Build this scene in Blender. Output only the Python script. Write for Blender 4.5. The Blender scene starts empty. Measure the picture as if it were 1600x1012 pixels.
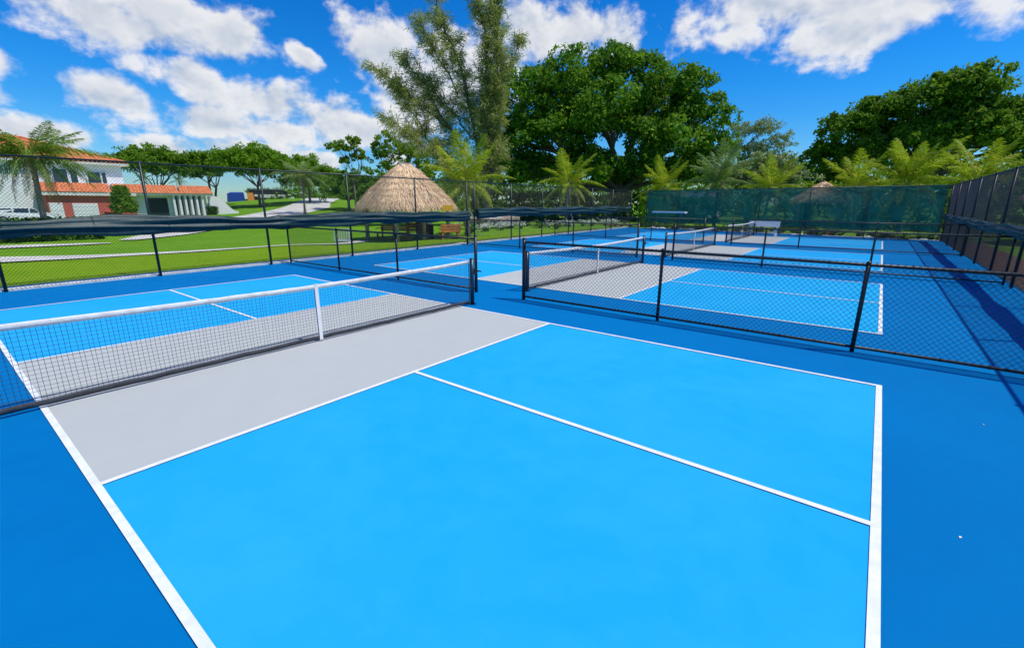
import bpy, math, random
import numpy as np
from mathutils import Vector, Matrix, Euler
R = math.radians
rng = np.random.default_rng(7)
random.seed(7)
sc = bpy.context.scene
col = sc.collection

# ------------------------------------------------------------------ camera
cam = bpy.data.cameras.new('camera')
cam.sensor_width = 36.0
cam.lens = 16.160
cam.clip_start = 0.05
cam.clip_end = 3000
camo = bpy.data.objects.new('camera', cam)
col.objects.link(camo)
camo.location = (6.383, -0.4367, 2.0345)
_yaw, _pitch, _roll = 0.6626, -0.2573, 0.0030
_f = Vector((-math.sin(_yaw) * math.cos(_pitch), math.cos(_yaw) * math.cos(_pitch), math.sin(_pitch)))
_r = Vector((math.cos(_yaw), math.sin(_yaw), 0))
_u = _r.cross(_f)
_r2 = _r * math.cos(_roll) + _u * math.sin(_roll)
_u2 = _u * math.cos(_roll) - _r * math.sin(_roll)
camo.rotation_euler = Matrix((_r2, _u2, -_f)).transposed().to_euler()
sc.camera = camo

# ------------------------------------------------------------------ light
SUN = Vector((0.46, 0.22, 1.0)).normalized()
sun_el = math.asin(SUN.z)
sun_az = math.atan2(SUN.x, SUN.y)          # clockwise from +Y
sl = bpy.data.lights.new('sun', 'SUN')
sl.energy = 4.2
sl.angle = R(0.53)
sl.color = (1.0, 0.965, 0.91)
slo = bpy.data.objects.new('sun', sl)
slo.rotation_euler = (-SUN).to_track_quat('-Z', 'Y').to_euler()
slo.location = (20, 10, 40)
col.objects.link(slo)

sc.view_settings.view_transform = 'Standard'
sc.view_settings.look = 'None'
sc.view_settings.gamma = 1.0
sc.view_settings.use_curve_mapping = False
sc.view_settings.exposure = 0.0
sc.cycles.max_bounces = 6
sc.cycles.diffuse_bounces = 3
sc.cycles.glossy_bounces = 2
sc.cycles.transmission_bounces = 3
sc.cycles.transparent_max_bounces = 8


class NT:
    """small node-tree helper"""
    def __init__(self, tree):
        self.t = tree
        tree.nodes.clear()

    def n(self, typ, **kw):
        nd = self.t.nodes.new(typ)
        for k, v in kw.items():
            if k.startswith('i_'):
                key = k[2:]
                key = int(key) if key.isdigit() else key
                if hasattr(v, 'is_linked') or isinstance(v, bpy.types.NodeSocket):
                    self.t.links.new(v, nd.inputs[key])
                else:
                    nd.inputs[key].default_value = v
            else:
                setattr(nd, k, v)
        return nd

    def m(self, op, a, b=None, c=None, clamp=False):
        nd = self.t.nodes.new('ShaderNodeMath')
        nd.operation = op
        nd.use_clamp = clamp
        for i, v in enumerate((a, b, c)):
            if v is None:
                continue
            if isinstance(v, bpy.types.NodeSocket):
                self.t.links.new(v, nd.inputs[i])
            else:
                nd.inputs[i].default_value = v
        return nd.outputs[0]

    def mr(self, v, a, b, c=0.0, d=1.0, smooth=True):
        nd = self.t.nodes.new('ShaderNodeMapRange')
        nd.interpolation_type = 'SMOOTHSTEP' if smooth else 'LINEAR'
        self.t.links.new(v, nd.inputs[0])
        for i, q in enumerate((a, b, c, d)):
            nd.inputs[1 + i].default_value = q
        return nd.outputs[0]

    def mix(self, f, a, b, blend='MIX'):
        nd = self.t.nodes.new('ShaderNodeMix')
        nd.data_type = 'RGBA'
        nd.blend_type = blend
        for s, v in ((nd.inputs[0], f), (nd.inputs[6], a), (nd.inputs[7], b)):
            if isinstance(v, bpy.types.NodeSocket):
                self.t.links.new(v, s)
            elif isinstance(v, (int, float)):
                s.default_value = v
            else:
                s.default_value = (*v[:3], 1)
        return nd.outputs[2]

    def l(self, a, b):
        self.t.links.new(a, b)


# ------------------------------------------------------------------ world: sky with cumulus
world = bpy.data.worlds.new('World')
sc.world = world
world.use_nodes = True
w = NT(world.node_tree)
sky = w.n('ShaderNodeTexSky', sky_type='NISHITA', sun_disc=False, sun_elevation=sun_el, sun_rotation=sun_az,
          altitude=0.0, air_density=1.0, dust_density=0.0, ozone_density=3.0)
hs = w.n('ShaderNodeHueSaturation', i_Saturation=1.42, i_Value=1.0)
hs.inputs['Hue'].default_value = 0.497
w.l(sky.outputs[0], hs.inputs['Color'])
tc = w.n('ShaderNodeTexCoord')
sp = w.n('ShaderNodeSeparateXYZ')
w.l(tc.outputs['Generated'], sp.inputs[0])
az = w.m('MULTIPLY', w.m('ARCTAN2', sp.outputs[0], sp.outputs[1]), 180 / math.pi)
el = w.m('MULTIPLY', w.m('ARCSINE', sp.outputs[2]), 180 / math.pi)
ae = w.n('ShaderNodeCombineXYZ')
w.l(az, ae.inputs[0])
w.l(el, ae.inputs[1])
# cumulus banks: azimuth, elevation, half widths (deg), tilt (deg)
CLOUDS = [(-76, 14.9, 7.5, 2.2, -6), (-66.5, 15.3, 4.2, 2.6, -8), (-72, 16.6, 7, 1.8, 0),
          (-70.5, 11.2, 4.5, 2.1, -14), (-64.5, 9.8, 5.0, 2.3, -14), (-58.5, 8.4, 5.2, 2.6, -10), (-54.5, 7.6, 2.6, 1.9, 0),
          (-75.5, 8.6, 4.6, 1.9, -10), (-69.5, 7.6, 4.2, 1.5, -6), (-63, 7.2, 5.5, 1.5, 0),
          (-73.5, 4.6, 3.6, 1.4, 0), (-66.5, 4.9, 4.6, 1.5, 0), (-60, 4.3, 4.0, 1.0, 0),
          (-83, 5.6, 5.0, 1.4, -8), (-84, 10.8, 2.6, 1.5, -20), (-84.5, 8.4, 2.0, .9, -10), (-90, 7.5, 4.5, 2.4, 0),
          (-60.2, 14.4, 2.0, .9, -30),
          (-52.2, 15.5, 4.6, 4.0, 0), (-49.5, 11.8, 4.2, 4.2, 0), (-50.5, 7.0, 3.0, 2.6, 0), (-45, 14, 5.0, 4.5, 0),
          (-37, 18.2, 5.5, 3.0, -8), (-30.5, 17.6, 5.6, 2.6, -8), (-26, 15.8, 2.0, 1.9, 0), (-40, 13.6, 4, 3, 0),
          (-13.0, 18.6, 7.5, 3.0, 8), (-4.5, 17.4, 8.0, 3.6, 8), (-5.5, 14.8, 5.0, 2.3, 8), (5.0, 17.2, 8, 3.0, 0),
          # banks beyond the picture, of the same kind
          (40, 17, 14, 4, 5), (70, 11, 10, 3, 0), (100, 20, 16, 5, 0), (140, 9, 12, 3, 0), (-125, 16, 14, 4, -5), (-160, 10, 12, 3, 0),
          (20, 38, 14, 6, 0), (-60, 36, 14, 6, 0), (-110, 45, 16, 7, 0), (85, 45, 16, 7, 0), (165, 35, 14, 6, 0), (-20, 55, 15, 6, 0)]
field = None
hgt = None
for (a, e, ra, re, rot) in CLOUDS:
    mp = w.n('ShaderNodeMapping', vector_type='TEXTURE')
    mp.inputs['Location'].default_value = (a, e, 0)
    mp.inputs['Rotation'].default_value = (0, 0, R(rot))
    mp.inputs['Scale'].default_value = (ra * 1.12, re * 1.12, 1)
    w.l(ae.outputs[0], mp.inputs['Vector'])
    ln = w.n('ShaderNodeVectorMath', operation='LENGTH')
    w.l(mp.outputs[0], ln.inputs[0])
    field = ln.outputs['Value'] if field is None else w.m('MINIMUM', field, ln.outputs['Value'])


def cloud_noise(off, det=9.0, sc_=1.7):
    mp = w.n('ShaderNodeMapping', vector_type='POINT')
    mp.inputs['Location'].default_value = off
    mp.inputs['Scale'].default_value = (0.135, 0.175, 1)
    w.l(ae.outputs[0], mp.inputs['Vector'])
    no = w.n('ShaderNodeTexNoise', noise_dimensions='2D')
    no.inputs['Scale'].default_value = sc_
    no.inputs['Detail'].default_value = det
    no.inputs['Roughness'].default_value = 0.58
    no.inputs['Distortion'].default_value = 0.1
    w.l(mp.outputs[0], no.inputs['Vector'])
    return no.outputs[0]


n0 = cloud_noise((3.1, 1.7, 0))
ns0 = cloud_noise((3.1, 1.7, 0), 3.5)
ns1 = cloud_noise((3.1 + 0.07, 1.7 + 0.16, 0), 3.5)
dens = w.m('ADD', w.m('SUBTRACT', 1.0, field), w.m('MULTIPLY', w.m('SUBTRACT', n0, 0.5), 2.2))
alpha = w.mr(dens, -0.10, 0.50)
alpha = w.m('MULTIPLY', alpha, w.mr(dens, 0.0, 0.8, 0.80, 0.97))
lit = w.m('MULTIPLY_ADD', w.m('SUBTRACT', ns0, ns1), 3.0, 0.62, clamp=True)
core = w.mr(dens, 0.30, 1.15, 1.0, 0.45)
lum = w.m('MULTIPLY', lit, core)
ccol = w.mix(lum, (5.2, 5.9, 7.0), (9.2, 9.1, 9.1))
tint = w.mix(w.mr(el, 0.0, 14.0), (.60, .90, 1.22), (.26, 1.02, 1.52))
skyc = w.mix(1.0, hs.outputs[0], tint, 'MULTIPLY')
low = w.mr(el, 0.0, 1.5)
final = w.mix(w.m('MULTIPLY', alpha, low), skyc, ccol)
bg = w.n('ShaderNodeBackground')
bg.inputs['Strength'].default_value = 0.1
w.l(final, bg.inputs['Color'])
out = w.n('ShaderNodeOutputWorld')
w.l(bg.outputs[0], out.inputs['Surface'])


# ------------------------------------------------------------------ materials
def mat(name, base, rough=0.7, var=0.12, scale=6.0, bump=0.0, bscale=60.0, metal=0.0, spec=0.5, col2=None, detail=4.0, island=0.0):
    m = bpy.data.materials.new(name)
    m.use_nodes = True
    t = NT(m.node_tree)
    tcn = t.n('ShaderNodeTexCoord')
    no = t.n('ShaderNodeTexNoise', i_Scale=scale, i_Detail=detail, i_Roughness=0.6)
    t.l(tcn.outputs['Object'], no.inputs['Vector'])
    f = t.mr(no.outputs[0], 0.3, 0.7)
    b = Vector(base)
    c2 = Vector(col2) if col2 else b * (1 - var)
    c = t.mix(f, tuple(b * (1 + (0 if col2 else var))), tuple(c2))
    if island:
        ge = t.n('ShaderNodeNewGeometry')
        k = t.m('MULTIPLY_ADD', ge.outputs['Random Per Island'], 2 * island, 1 - island)
        vm = t.n('ShaderNodeVectorMath', operation='SCALE')
        t.l(c, vm.inputs[0])
        t.l(k, vm.inputs['Scale'])
        c = vm.outputs[0]
    p = t.n('ShaderNodeBsdfPrincipled', i_Roughness=rough, i_Metallic=metal)
    p.inputs['Specular IOR Level'].default_value = spec
    t.l(c, p.inputs['Base Color'])
    if bump:
        nb = t.n('ShaderNodeTexNoise', i_Scale=bscale, i_Detail=3.0)
        t.l(tcn.outputs['Object'], nb.inputs['Vector'])
        bu = t.n('ShaderNodeBump', i_Strength=bump, i_Distance=0.02)
        t.l(nb.outputs[0], bu.inputs['Height'])
        t.l(bu.outputs[0], p.inputs['Normal'])
    o = t.n('ShaderNodeOutputMaterial')
    t.l(p.outputs[0], o.inputs['Surface'])
    return m


def leafmat(name, c1, c2, trans=0.3, c3=None, rough=0.6, scale=0.35, spec=0.12):
    m = bpy.data.materials.new(name)
    m.use_nodes = True
    t = NT(m.node_tree)
    ge = t.n('ShaderNodeNewGeometry')
    tcn = t.n('ShaderNodeTexCoord')
    no = t.n('ShaderNodeTexNoise', i_Scale=scale, i_Detail=3.0)
    t.l(tcn.outputs['Object'], no.inputs['Vector'])
    f = t.m('ADD', t.m('MULTIPLY', ge.outputs['Random Per Island'], 0.55), t.m('MULTIPLY', t.mr(no.outputs[0], 0.35, 0.65), 0.45))
    c = t.mix(f, c1, c2)
    if c3:
        c = t.mix(t.mr(ge.outputs['Random Per Island'], 0.9, 0.97), c, c3)
    p = t.n('ShaderNodeBsdfPrincipled', i_Roughness=rough)
    p.inputs['Specular IOR Level'].default_value = spec
    t.l(c, p.inputs['Base Color'])
    tr = t.n('ShaderNodeBsdfTranslucent')
    t.l(t.mix(0.5, c, (0.25, 0.4, 0.02), 'MIX'), tr.inputs['Color'])
    mx = t.n('ShaderNodeMixShader', i_0=trans)
    t.l(p.outputs[0], mx.inputs[1])
    t.l(tr.outputs[0], mx.inputs[2])
    o = t.n('ShaderNodeOutputMaterial')
    t.l(mx.outputs[0], o.inputs['Surface'])
    return m


def courtmat(name, base, worn, mark=0.5):
    """acrylic sports coating: fine sand grain, soft roller mottling, a few faint scuffs"""
    m = bpy.data.materials.new(name)
    m.use_nodes = True
    t = NT(m.node_tree)
    ge = t.n('ShaderNodeNewGeometry')
    pos = ge.outputs['Position']

    def noise(scale, det=4.0, rough=0.6, dist=0.0):
        n_ = t.n('ShaderNodeTexNoise', i_Scale=scale, i_Detail=det, i_Roughness=rough, i_Distortion=dist)
        t.l(pos, n_.inputs['Vector'])
        return n_.outputs[0]
    big = t.mr(noise(0.45, 5, .6, .6), .32, .68)
    mid = t.mr(noise(3.2, 5, .65, .3), .3, .7)
    fine = noise(420, 2)
    c = t.mix(t.m('MULTIPLY_ADD', big, .55, t.m('MULTIPLY', mid, .35)), base, worn)
    c = t.mix(t.mr(noise(1.7, 6, .7, 1.2), .68, .76, 0, .22 * mark), c, tuple(min(1, v * 1.12) for v in worn))
    c = t.mix(t.mr(noise(26, 3, .6), .71, .76, 0, .45 * mark), c, tuple(v * .6 for v in base))
    c = t.mix(t.mr(noise(.9, 8, .75, 2.0), .60, .74, 0, .35 * mark), c, tuple(min(1, v * .82) for v in base))
    c = t.mix(t.mr(noise(95, 2, .6), .70, .76, 0, .30 * mark), c, tuple(min(1, v * 1.3 + .02) for v in worn))
    c = t.mix(t.mr(fine, .35, .65, 0, .10), c, tuple(v * .72 for v in base))
    p = t.n('ShaderNodeBsdfPrincipled')
    t.l(c, p.inputs['Base Color'])
    p.inputs['Specular IOR Level'].default_value = 0.03
    t.l(t.mr(mid, 0, 1, .62, .78), p.inputs['Roughness'])
    bu = t.n('ShaderNodeBump', i_Strength=0.35, i_Distance=0.0015)
    t.l(fine, bu.inputs['Height'])
    t.l(bu.outputs[0], p.inputs['Normal'])
    o = t.n('ShaderNodeOutputMaterial')
    t.l(p.outputs[0], o.inputs['Surface'])
    return m


def grassmat(name, a, b, c3, fs=30.0):
    m = bpy.data.materials.new(name)
    m.use_nodes = True
    t = NT(m.node_tree)
    ge = t.n('ShaderNodeNewGeometry')

    def noise(scale, det=5.0):
        n_ = t.n('ShaderNodeTexNoise', i_Scale=scale, i_Detail=det, i_Roughness=.65)
        t.l(ge.outputs['Position'], n_.inputs['Vector'])
        return n_.outputs[0]
    c = t.mix(t.mr(noise(.16), .35, .65), a, b)
    c = t.mix(t.mr(noise(1.3), .45, .75, 0, .6), c, c3)
    c = t.mix(t.mr(noise(.5), .5, .72, 0, .5), c, tuple(v * .7 for v in a))
    fine = noise(fs, 6)
    c = t.mix(t.mr(fine, .3, .7, 0, .45), c, tuple(v * .55 for v in a))
    p = t.n('ShaderNodeBsdfPrincipled', i_Roughness=.85)
    p.inputs['Specular IOR Level'].default_value = .04
    t.l(c, p.inputs['Base Color'])
    bu = t.n('ShaderNodeBump', i_Strength=.5, i_Distance=.03)
    t.l(fine, bu.inputs['Height'])
    t.l(bu.outputs[0], p.inputs['Normal'])
    o = t.n('ShaderNodeOutputMaterial')
    t.l(p.outputs[0], o.inputs['Surface'])
    return m


def screenmat(name, base, hole):
    """woven shade cloth: fabric with open weave letting part of the view through"""
    m = bpy.data.materials.new(name)
    m.use_nodes = True
    t = NT(m.node_tree)
    tcn = t.n('ShaderNodeTexCoord')
    no = t.n('ShaderNodeTexNoise', i_Scale=1.3, i_Detail=5.0)
    t.l(tcn.outputs['Object'], no.inputs['Vector'])
    c = t.mix(t.mr(no.outputs[0], .3, .7), base, tuple(v * 1.5 for v in base))
    d = t.n('ShaderNodeBsdfPrincipled', i_Roughness=.75)
    d.inputs['Specular IOR Level'].default_value = .2
    t.l(c, d.inputs['Base Color'])
    tl = t.n('ShaderNodeBsdfTranslucent')
    t.l(c, tl.inputs['Color'])
    m1 = t.n('ShaderNodeMixShader', i_0=.5)
    t.l(d.outputs[0], m1.inputs[1])
    t.l(tl.outputs[0], m1.inputs[2])
    tr = t.n('ShaderNodeBsdfTransparent')
    m2 = t.n('ShaderNodeMixShader', i_0=hole)
    t.l(m1.outputs[0], m2.inputs[1])
    t.l(tr.outputs[0], m2.inputs[2])
    o = t.n('ShaderNodeOutputMaterial')
    t.l(m2.outputs[0], o.inputs['Surface'])
    return m


M = {}
M['surround'] = courtmat('acrylic_dark_blue', (.0003, .142, .385), (.0005, .165, .425), .5)
M['court'] = courtmat('acrylic_light_blue', (.010, .345, .70), (.026, .385, .76), .6)
M['kitchen'] = courtmat('acrylic_grey', (.435, .452, .43), (.465, .48, .455), .5)
M['line'] = mat('line_paint', (.80, .81, .80), .7, .06, 9, .15, 200, col2=(.66, .69, .71), detail=9)
M['kerb'] = mat('kerb_concrete', (.84, .83, .79), .85, .2, 3, .4, 40)
M['path'] = mat('path_concrete', (.60, .57, .50), .9, .18, .8, .3, 20)
M['black'] = mat('black_vinyl_coat', (.010, .013, .017), .42, .3, 8, .05, 90, spec=.5)
M['green_black'] = mat('dark_green_vinyl_coat', (.008, .020, .018), .45, .3, 8, .05, 90)
M['wire'] = mat('black_vinyl_wire', (.010, .014, .016), .5, .2, 5)
M['wire_green'] = mat('dark_green_wire', (.012, .022, .020), .5, .2, 5)
M['cord'] = mat('net_cord', (.010, .012, .018), .75, .3, 20)
M['tape_dark'] = mat('net_bottom_tape', (.035, .038, .048), .7, .25, 10, .2, 80)
M['band'] = mat('net_white_band', (.80, .79, .76), .65, .08, 9, .25, 60, col2=(.66, .62, .58))
M['post_navy'] = mat('net_post_paint', (.006, .018, .040), .35, .3, 6)
M['steel'] = mat('galvanised_steel', (.38, .39, .40), .4, .2, 20, metal=.8)
M['screen_roll'] = mat('windscreen_fabric', (.003, .024, .025), .5, .35, 7, .3, 60, col2=(.006, .040, .041))
M['screen'] = screenmat('windscreen_weave', (.0005, .115, .108), .22)
M['grass'] = grassmat('lawn_grass', (.135, .31, .012), (.17, .35, .018), (.21, .36, .03))
M['verge'] = grassmat('verge_grass', (.165, .315, .006), (.205, .35, .008), (.25, .34, .015), 45)
M['blade'] = leafmat('grass_blade', (.10, .22, .008), (.22, .33, .02), .3)
M['mulch'] = mat('mulch', (.16, .085, .05), .95, .5, 12, 1.0, 60)
M['soil'] = mat('planting_soil', (.07, .055, .035), .95, .4, 8, 1.0, 40)
M['bark'] = mat('bark', (.13, .105, .085), .9, .4, 5, .8, 25)
M['bark_pale'] = mat('pale_bark', (.17, .145, .115), .9, .3, 5, .6, 25)
M['palm_bark'] = mat('palm_bark', (.21, .19, .165), .9, .3, 9, .8, 30)
M['ficus'] = leafmat('ficus_leaf', (.034, .13, .010), (.13, .31, .018), .40, (.24, .42, .03))
M['ficus2'] = leafmat('ficus_leaf_warm', (.046, .145, .012), (.16, .31, .022), .42, (.25, .38, .03))
M['casu'] = leafmat('casuarina_needle', (.29, .32, .095), (.48, .47, .16), .42, rough=.7)
M['grey_leaf'] = leafmat('grey_olive_leaf', (.24, .30, .13), (.40, .44, .20), .4, rough=.7)
M['bright'] = leafmat('bright_leaf', (.09, .23, .010), (.21, .38, .02), .4)
M['mid'] = leafmat('mid_leaf', (.075, .20, .012), (.20, .35, .025), .38)
M['pine'] = leafmat('pine_leaf', (.12, .24, .012), (.26, .38, .03), .4)
M['hedge'] = leafmat('hedge_leaf', (.018, .075, .010), (.055, .14, .016), .25)
M['frond'] = leafmat('coconut_frond', (.24, .36, .010), (.52, .55, .03), .45, (.66, .52, .06), scale=.8)
M['frond_dark'] = leafmat('dark_frond', (.055, .15, .012), (.17, .27, .025), .35, (.36, .26, .05), scale=.8)
M['frond_grey'] = leafmat('grey_frond', (.15, .24, .08), (.30, .38, .14), .35, scale=.8)
M['frond_dead'] = leafmat('dry_frond', (.26, .18, .08), (.40, .29, .14), .2, scale=.8)
M['rachis'] = mat('frond_stalk', (.32, .34, .06), .6, .2, 6)
M['thatch'] = mat('thatch_straw', (.94, .68, .40), .95, .2, 1.2, .6, 30, col2=(.70, .49, .30), island=.38, spec=.05)
M['thatch_core'] = mat('thatch_core', (.62, .46, .31), .98, .3, 3, 1.0, 40)
M['cypress'] = mat('cypress_pole', (.27, .22, .17), .85, .3, 4, .6, 25)
M['hutpost'] = mat('peeled_cypress_post', (.50, .43, .34), .85, .25, 4, .5, 25)
M['teak'] = mat('orange_teak', (.60, .20, .05), .55, .25, 5, .2, 30)
M['teak2'] = mat('brown_teak', (.38, .13, .055), .6, .25, 5, .2, 30)
M['white'] = mat('white_paint', (.78, .78, .77), .5, .04, 3)
M['yellow'] = mat('yellow_paint', (.95, .48, .01), .5, .06, 4)
M['hull'] = mat('weathered_hull', (.30, .25, .19), .85, .3, 3, .5, 20)
M['dark'] = mat('dark_plastic', (.02, .02, .022), .5, .2, 5)
M['stucco'] = mat('white_stucco', (.80, .80, .80), .9, .04, 1.5, .4, 30)
M['cream'] = mat('cream_stucco', (.72, .69, .63), .9, .05, 1.5, .3, 30)
M['coral'] = mat('coral_stucco', (.52, .115, .085), .9, .08, 1.5, .4, 30)
M['tile'] = mat('clay_tile', (.66, .205, .075), .8, .18, 2.2, .3, 20)
M['glass'] = mat('window_glass', (.015, .03, .04), .08, .1, 2, spec=.8)
M['carpaint'] = mat('white_car_paint', (.75, .75, .76), .25, .03, 2)
M['tyre'] = mat('tyre_rubber', (.02, .02, .02), .85, .1, 5)
M['flower'] = leafmat('white_petal', (.78, .78, .70), (.90, .88, .84), .2)
M['redleaf'] = leafmat('red_bromeliad_leaf', (.30, .035, .02), (.42, .09, .03), .3)
M['brom'] = leafmat('variegated_leaf', (.16, .24, .07), (.62, .64, .42), .3)
M['bluebox'] = mat('blue_tarp', (.010, .06, .36), .6, .2, 3)
M['orange'] = mat('orange_board', (.75, .24, .03), .6, .1, 3)
M['red'] = mat('red_board', (.50, .04, .03), .6, .1, 3)


# ------------------------------------------------------------------ mesh helpers
class MB:
    def __init__(self):
        self.v, self.f, self.n = [], [], 0

    def add(self, v, f):
        v = np.asarray(v, float).reshape(-1, 3)
        self.v.append(v)
        self.f.extend([tuple(int(i) + self.n for i in q) for q in f])
        self.n += len(v)
        return self

    def box(self, c, s, rz=0.0, rx=0.0, ry=0.0, taper=1.0):
        x, y, z = s[0] / 2, s[1] / 2, s[2] / 2
        p = np.array([(a * x * (taper if d > 0 else 1), b * y * (taper if d > 0 else 1), d * z) for d in (-1, 1) for a, b in ((-1, -1), (1, -1), (1, 1), (-1, 1))])
        m = np.array(Euler((rx, ry, rz)).to_matrix())
        return self.add(p @ m.T + np.array(c), [(3, 2, 1, 0), (4, 5, 6, 7), (0, 1, 5, 4), (1, 2, 6, 5), (2, 3, 7, 6), (3, 0, 4, 7)])

    def tube(self, path, rad, n=8, cap=True):
        path = [Vector(p) for p in path]
        if not hasattr(rad, '__len__'):
            rad = [rad] * len(path)
        vs, fs = [], []
        up = Vector((0, 0, 1))
        for i, p in enumerate(path):
            d = (path[min(i + 1, len(path) - 1)] - path[max(i - 1, 0)]).normalized()
            a = d.cross(up)
            if a.length < 1e-3:
                a = d.cross(Vector((0, 1, 0)))
            a.normalize()
            b = d.cross(a)
            for k in range(n):
                t = 2 * math.pi * k / n
                vs.append(p + (a * math.cos(t) + b * math.sin(t)) * rad[i])
        for i in range(len(path) - 1):
            for k in range(n):
                fs.append((i * n + k, i * n + (k + 1) % n, (i + 1) * n + (k + 1) % n, (i + 1) * n + k))
        if cap:
            fs.append(tuple(range(n))[::-1])
            fs.append(tuple(range((len(path) - 1) * n, len(path) * n)))
        return self.add([tuple(q) for q in vs], fs)

    def dome(self, c, r, h, n=10):
        vs, fs = [], []
        for i in range(4):
            t = i / 3 * math.pi / 2
            for k in range(n):
                a = 2 * math.pi * k / n
                vs.append((c[0] + r * math.cos(t) * math.cos(a), c[1] + r * math.cos(t) * math.sin(a), c[2] + h * math.sin(t)))
        for i in range(3):
            for k in range(n):
                fs.append((i * n + k, i * n + (k + 1) % n, (i + 1) * n + (k + 1) % n, (i + 1) * n + k))
        return self.add(vs, fs)

    def poly(self, pts, z0, z1):
        n = len(pts)
        v = [(x, y, z0) for x, y in pts] + [(x, y, z1) for x, y in pts]
        return self.add(v, [tuple(range(n, 2 * n)), tuple(range(n))[::-1]] + [(i, (i + 1) % n, n + (i + 1) % n, n + i) for i in range(n)])

    def mesh(self, name, m, smooth=False):
        me = bpy.data.meshes.new(name)
        me.from_pydata(np.concatenate(self.v).tolist(), [], self.f)
        me.materials.append(m)
        if smooth:
            me.polygons.foreach_set('use_smooth', [True] * len(me.polygons))
        me.update()
        return me

    def build(self, name, m, parent=None, smooth=False, kind=None, loc=None):
        o = bpy.data.objects.new(name, self.mesh(name, m, smooth))
        col.objects.link(o)
        if parent:
            o.parent = parent
        if kind:
            o['kind'] = kind
        if loc is not None:
            o.location = loc
        return o


def quads_mesh(name, V, m, nv=4):
    """V: (N, nv, 3) array of loose polygons"""
    V = np.ascontiguousarray(V, np.float32)
    N = len(V)
    me = bpy.data.meshes.new(name)
    me.vertices.add(N * nv)
    me.vertices.foreach_set('co', V.ravel())
    me.loops.add(N * nv)
    me.loops.foreach_set('vertex_index', np.arange(N * nv, dtype=np.int32))
    me.polygons.add(N)
    me.polygons.foreach_set('loop_start', np.arange(0, N * nv, nv, dtype=np.int32))
    me.update(calc_edges=True)
    me.validate()
    me.materials.append(m)
    return me


def obj(name, me, parent=None, kind=None, loc=None):
    o = bpy.data.objects.new(name, me)
    col.objects.link(o)
    if parent:
        o.parent = parent
    if kind:
        o['kind'] = kind
    if loc is not None:
        o.location = loc
    return o


def tag(o, label, cat, group=None):
    o['label'] = label
    o['category'] = cat
    if group:
        o['group'] = group
    return o


def thing(name, label, cat, loc=(0, 0, 0), rz=0.0, group=None):
    o = bpy.data.objects.new(name, None)
    col.objects.link(o)
    o.location = loc
    o.rotation_euler = (0, 0, rz)
    o.empty_display_size = .2
    return tag(o, label, cat, group)


def struct(o):
    o['kind'] = 'structure'
    return o


# ------------------------------------------------------------------ ground
def sstep(a, b, v):
    t = np.clip((v - a) / (b - a), 0, 1)
    return t * t * (3 - 2 * t)


def ground_h(x, y):
    x = np.asarray(x, float)
    y = np.asarray(y, float)
    h = .4 * sstep(35, 60, -x) + 2.5 * sstep(0, 1, 1 - np.hypot((x + 88) / 48, (y - 52) / 38))
    h = h + .25 * sstep(10.5, 14, -x) * sstep(26, 17, -x) * sstep(14, 9, y)          # low swell by the path
    return h - .07


def gh(x, y):
    return float(ground_h(x, y))


gx = np.concatenate([[-900, -500, -300, -220, -170], np.arange(-140, -30, 2.5), np.arange(-30, 16, .8), [18, 22, 30, 45, 70, 120, 250, 500, 900]])
gy = np.concatenate([[-900, -500, -250, -120, -60, -30, -15], np.arange(-8, 45, .9), np.arange(45, 110, 3), [115, 130, 170, 250, 500, 900]])
GX, GY = np.meshgrid(gx, gy)
GZ = ground_h(GX, GY)
nxg, nyg = len(gx), len(gy)
mb = MB()
mb.add(np.stack([GX.ravel(), GY.ravel(), GZ.ravel()], 1), [(j * nxg + i, j * nxg + i + 1, (j + 1) * nxg + i + 1, (j + 1) * nxg + i) for j in range(nyg - 1) for i in range(nxg - 1)])
struct(mb.build('lawn', M['grass'], smooth=True))


def LX(y):                                  # the left fence line
    return -9.33 - .036 * y


FL, FR = (LX(38.0), 38.0), (9.25, 35.0)     # ends of the far fence
mb = MB()
mb.poly([(LX(-9) - .06, -9), (9.42, -9), (9.42, 35.15), (FL[0] - .06, 38.15)], -.16, 0)
struct(mb.build('court_slab', M['surround']))


def strip(name, pts, widths, m, dz, kind='structure'):
    """sheet following the ground along a centre line"""
    P = []
    W = []
    for i in range(len(pts) - 1):
        a, b = np.array(pts[i], float), np.array(pts[i + 1], float)
        n = max(2, int(np.linalg.norm(b - a) / .8))
        for k in range(n):
            P.append(a + (b - a) * k / n)
            W.append(widths[i] + (widths[i + 1] - widths[i]) * k / n)
    P.append(np.array(pts[-1], float))
    W.append(widths[-1])
    P, W = np.array(P), np.array(W)
    ker = np.ones(5) / 5
    Pp = np.pad(P, ((2, 2), (0, 0)), mode='edge')
    P = np.stack([np.convolve(Pp[:, i], ker, 'valid') for i in (0, 1)], 1)
    T = np.gradient(P, axis=0)
    T /= np.linalg.norm(T, axis=1)[:, None] + 1e-9
    Nn = np.stack([-T[:, 1], T[:, 0]], 1)
    vs, fs = [], []
    K = 5
    for i in range(len(P)):
        for k in range(K):
            q = P[i] + Nn[i] * W[i] * (k / (K - 1) - .5)
            vs.append((q[0], q[1], gh(*q) + dz))
    for i in range(len(P) - 1):
        for k in range(K - 1):
            fs.append((i * K + k + 1, i * K + k, (i + 1) * K + k, (i + 1) * K + k + 1))
    o = MB().add(vs, fs).build(name, m, smooth=True)
    o['kind'] = kind
    return o


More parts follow.
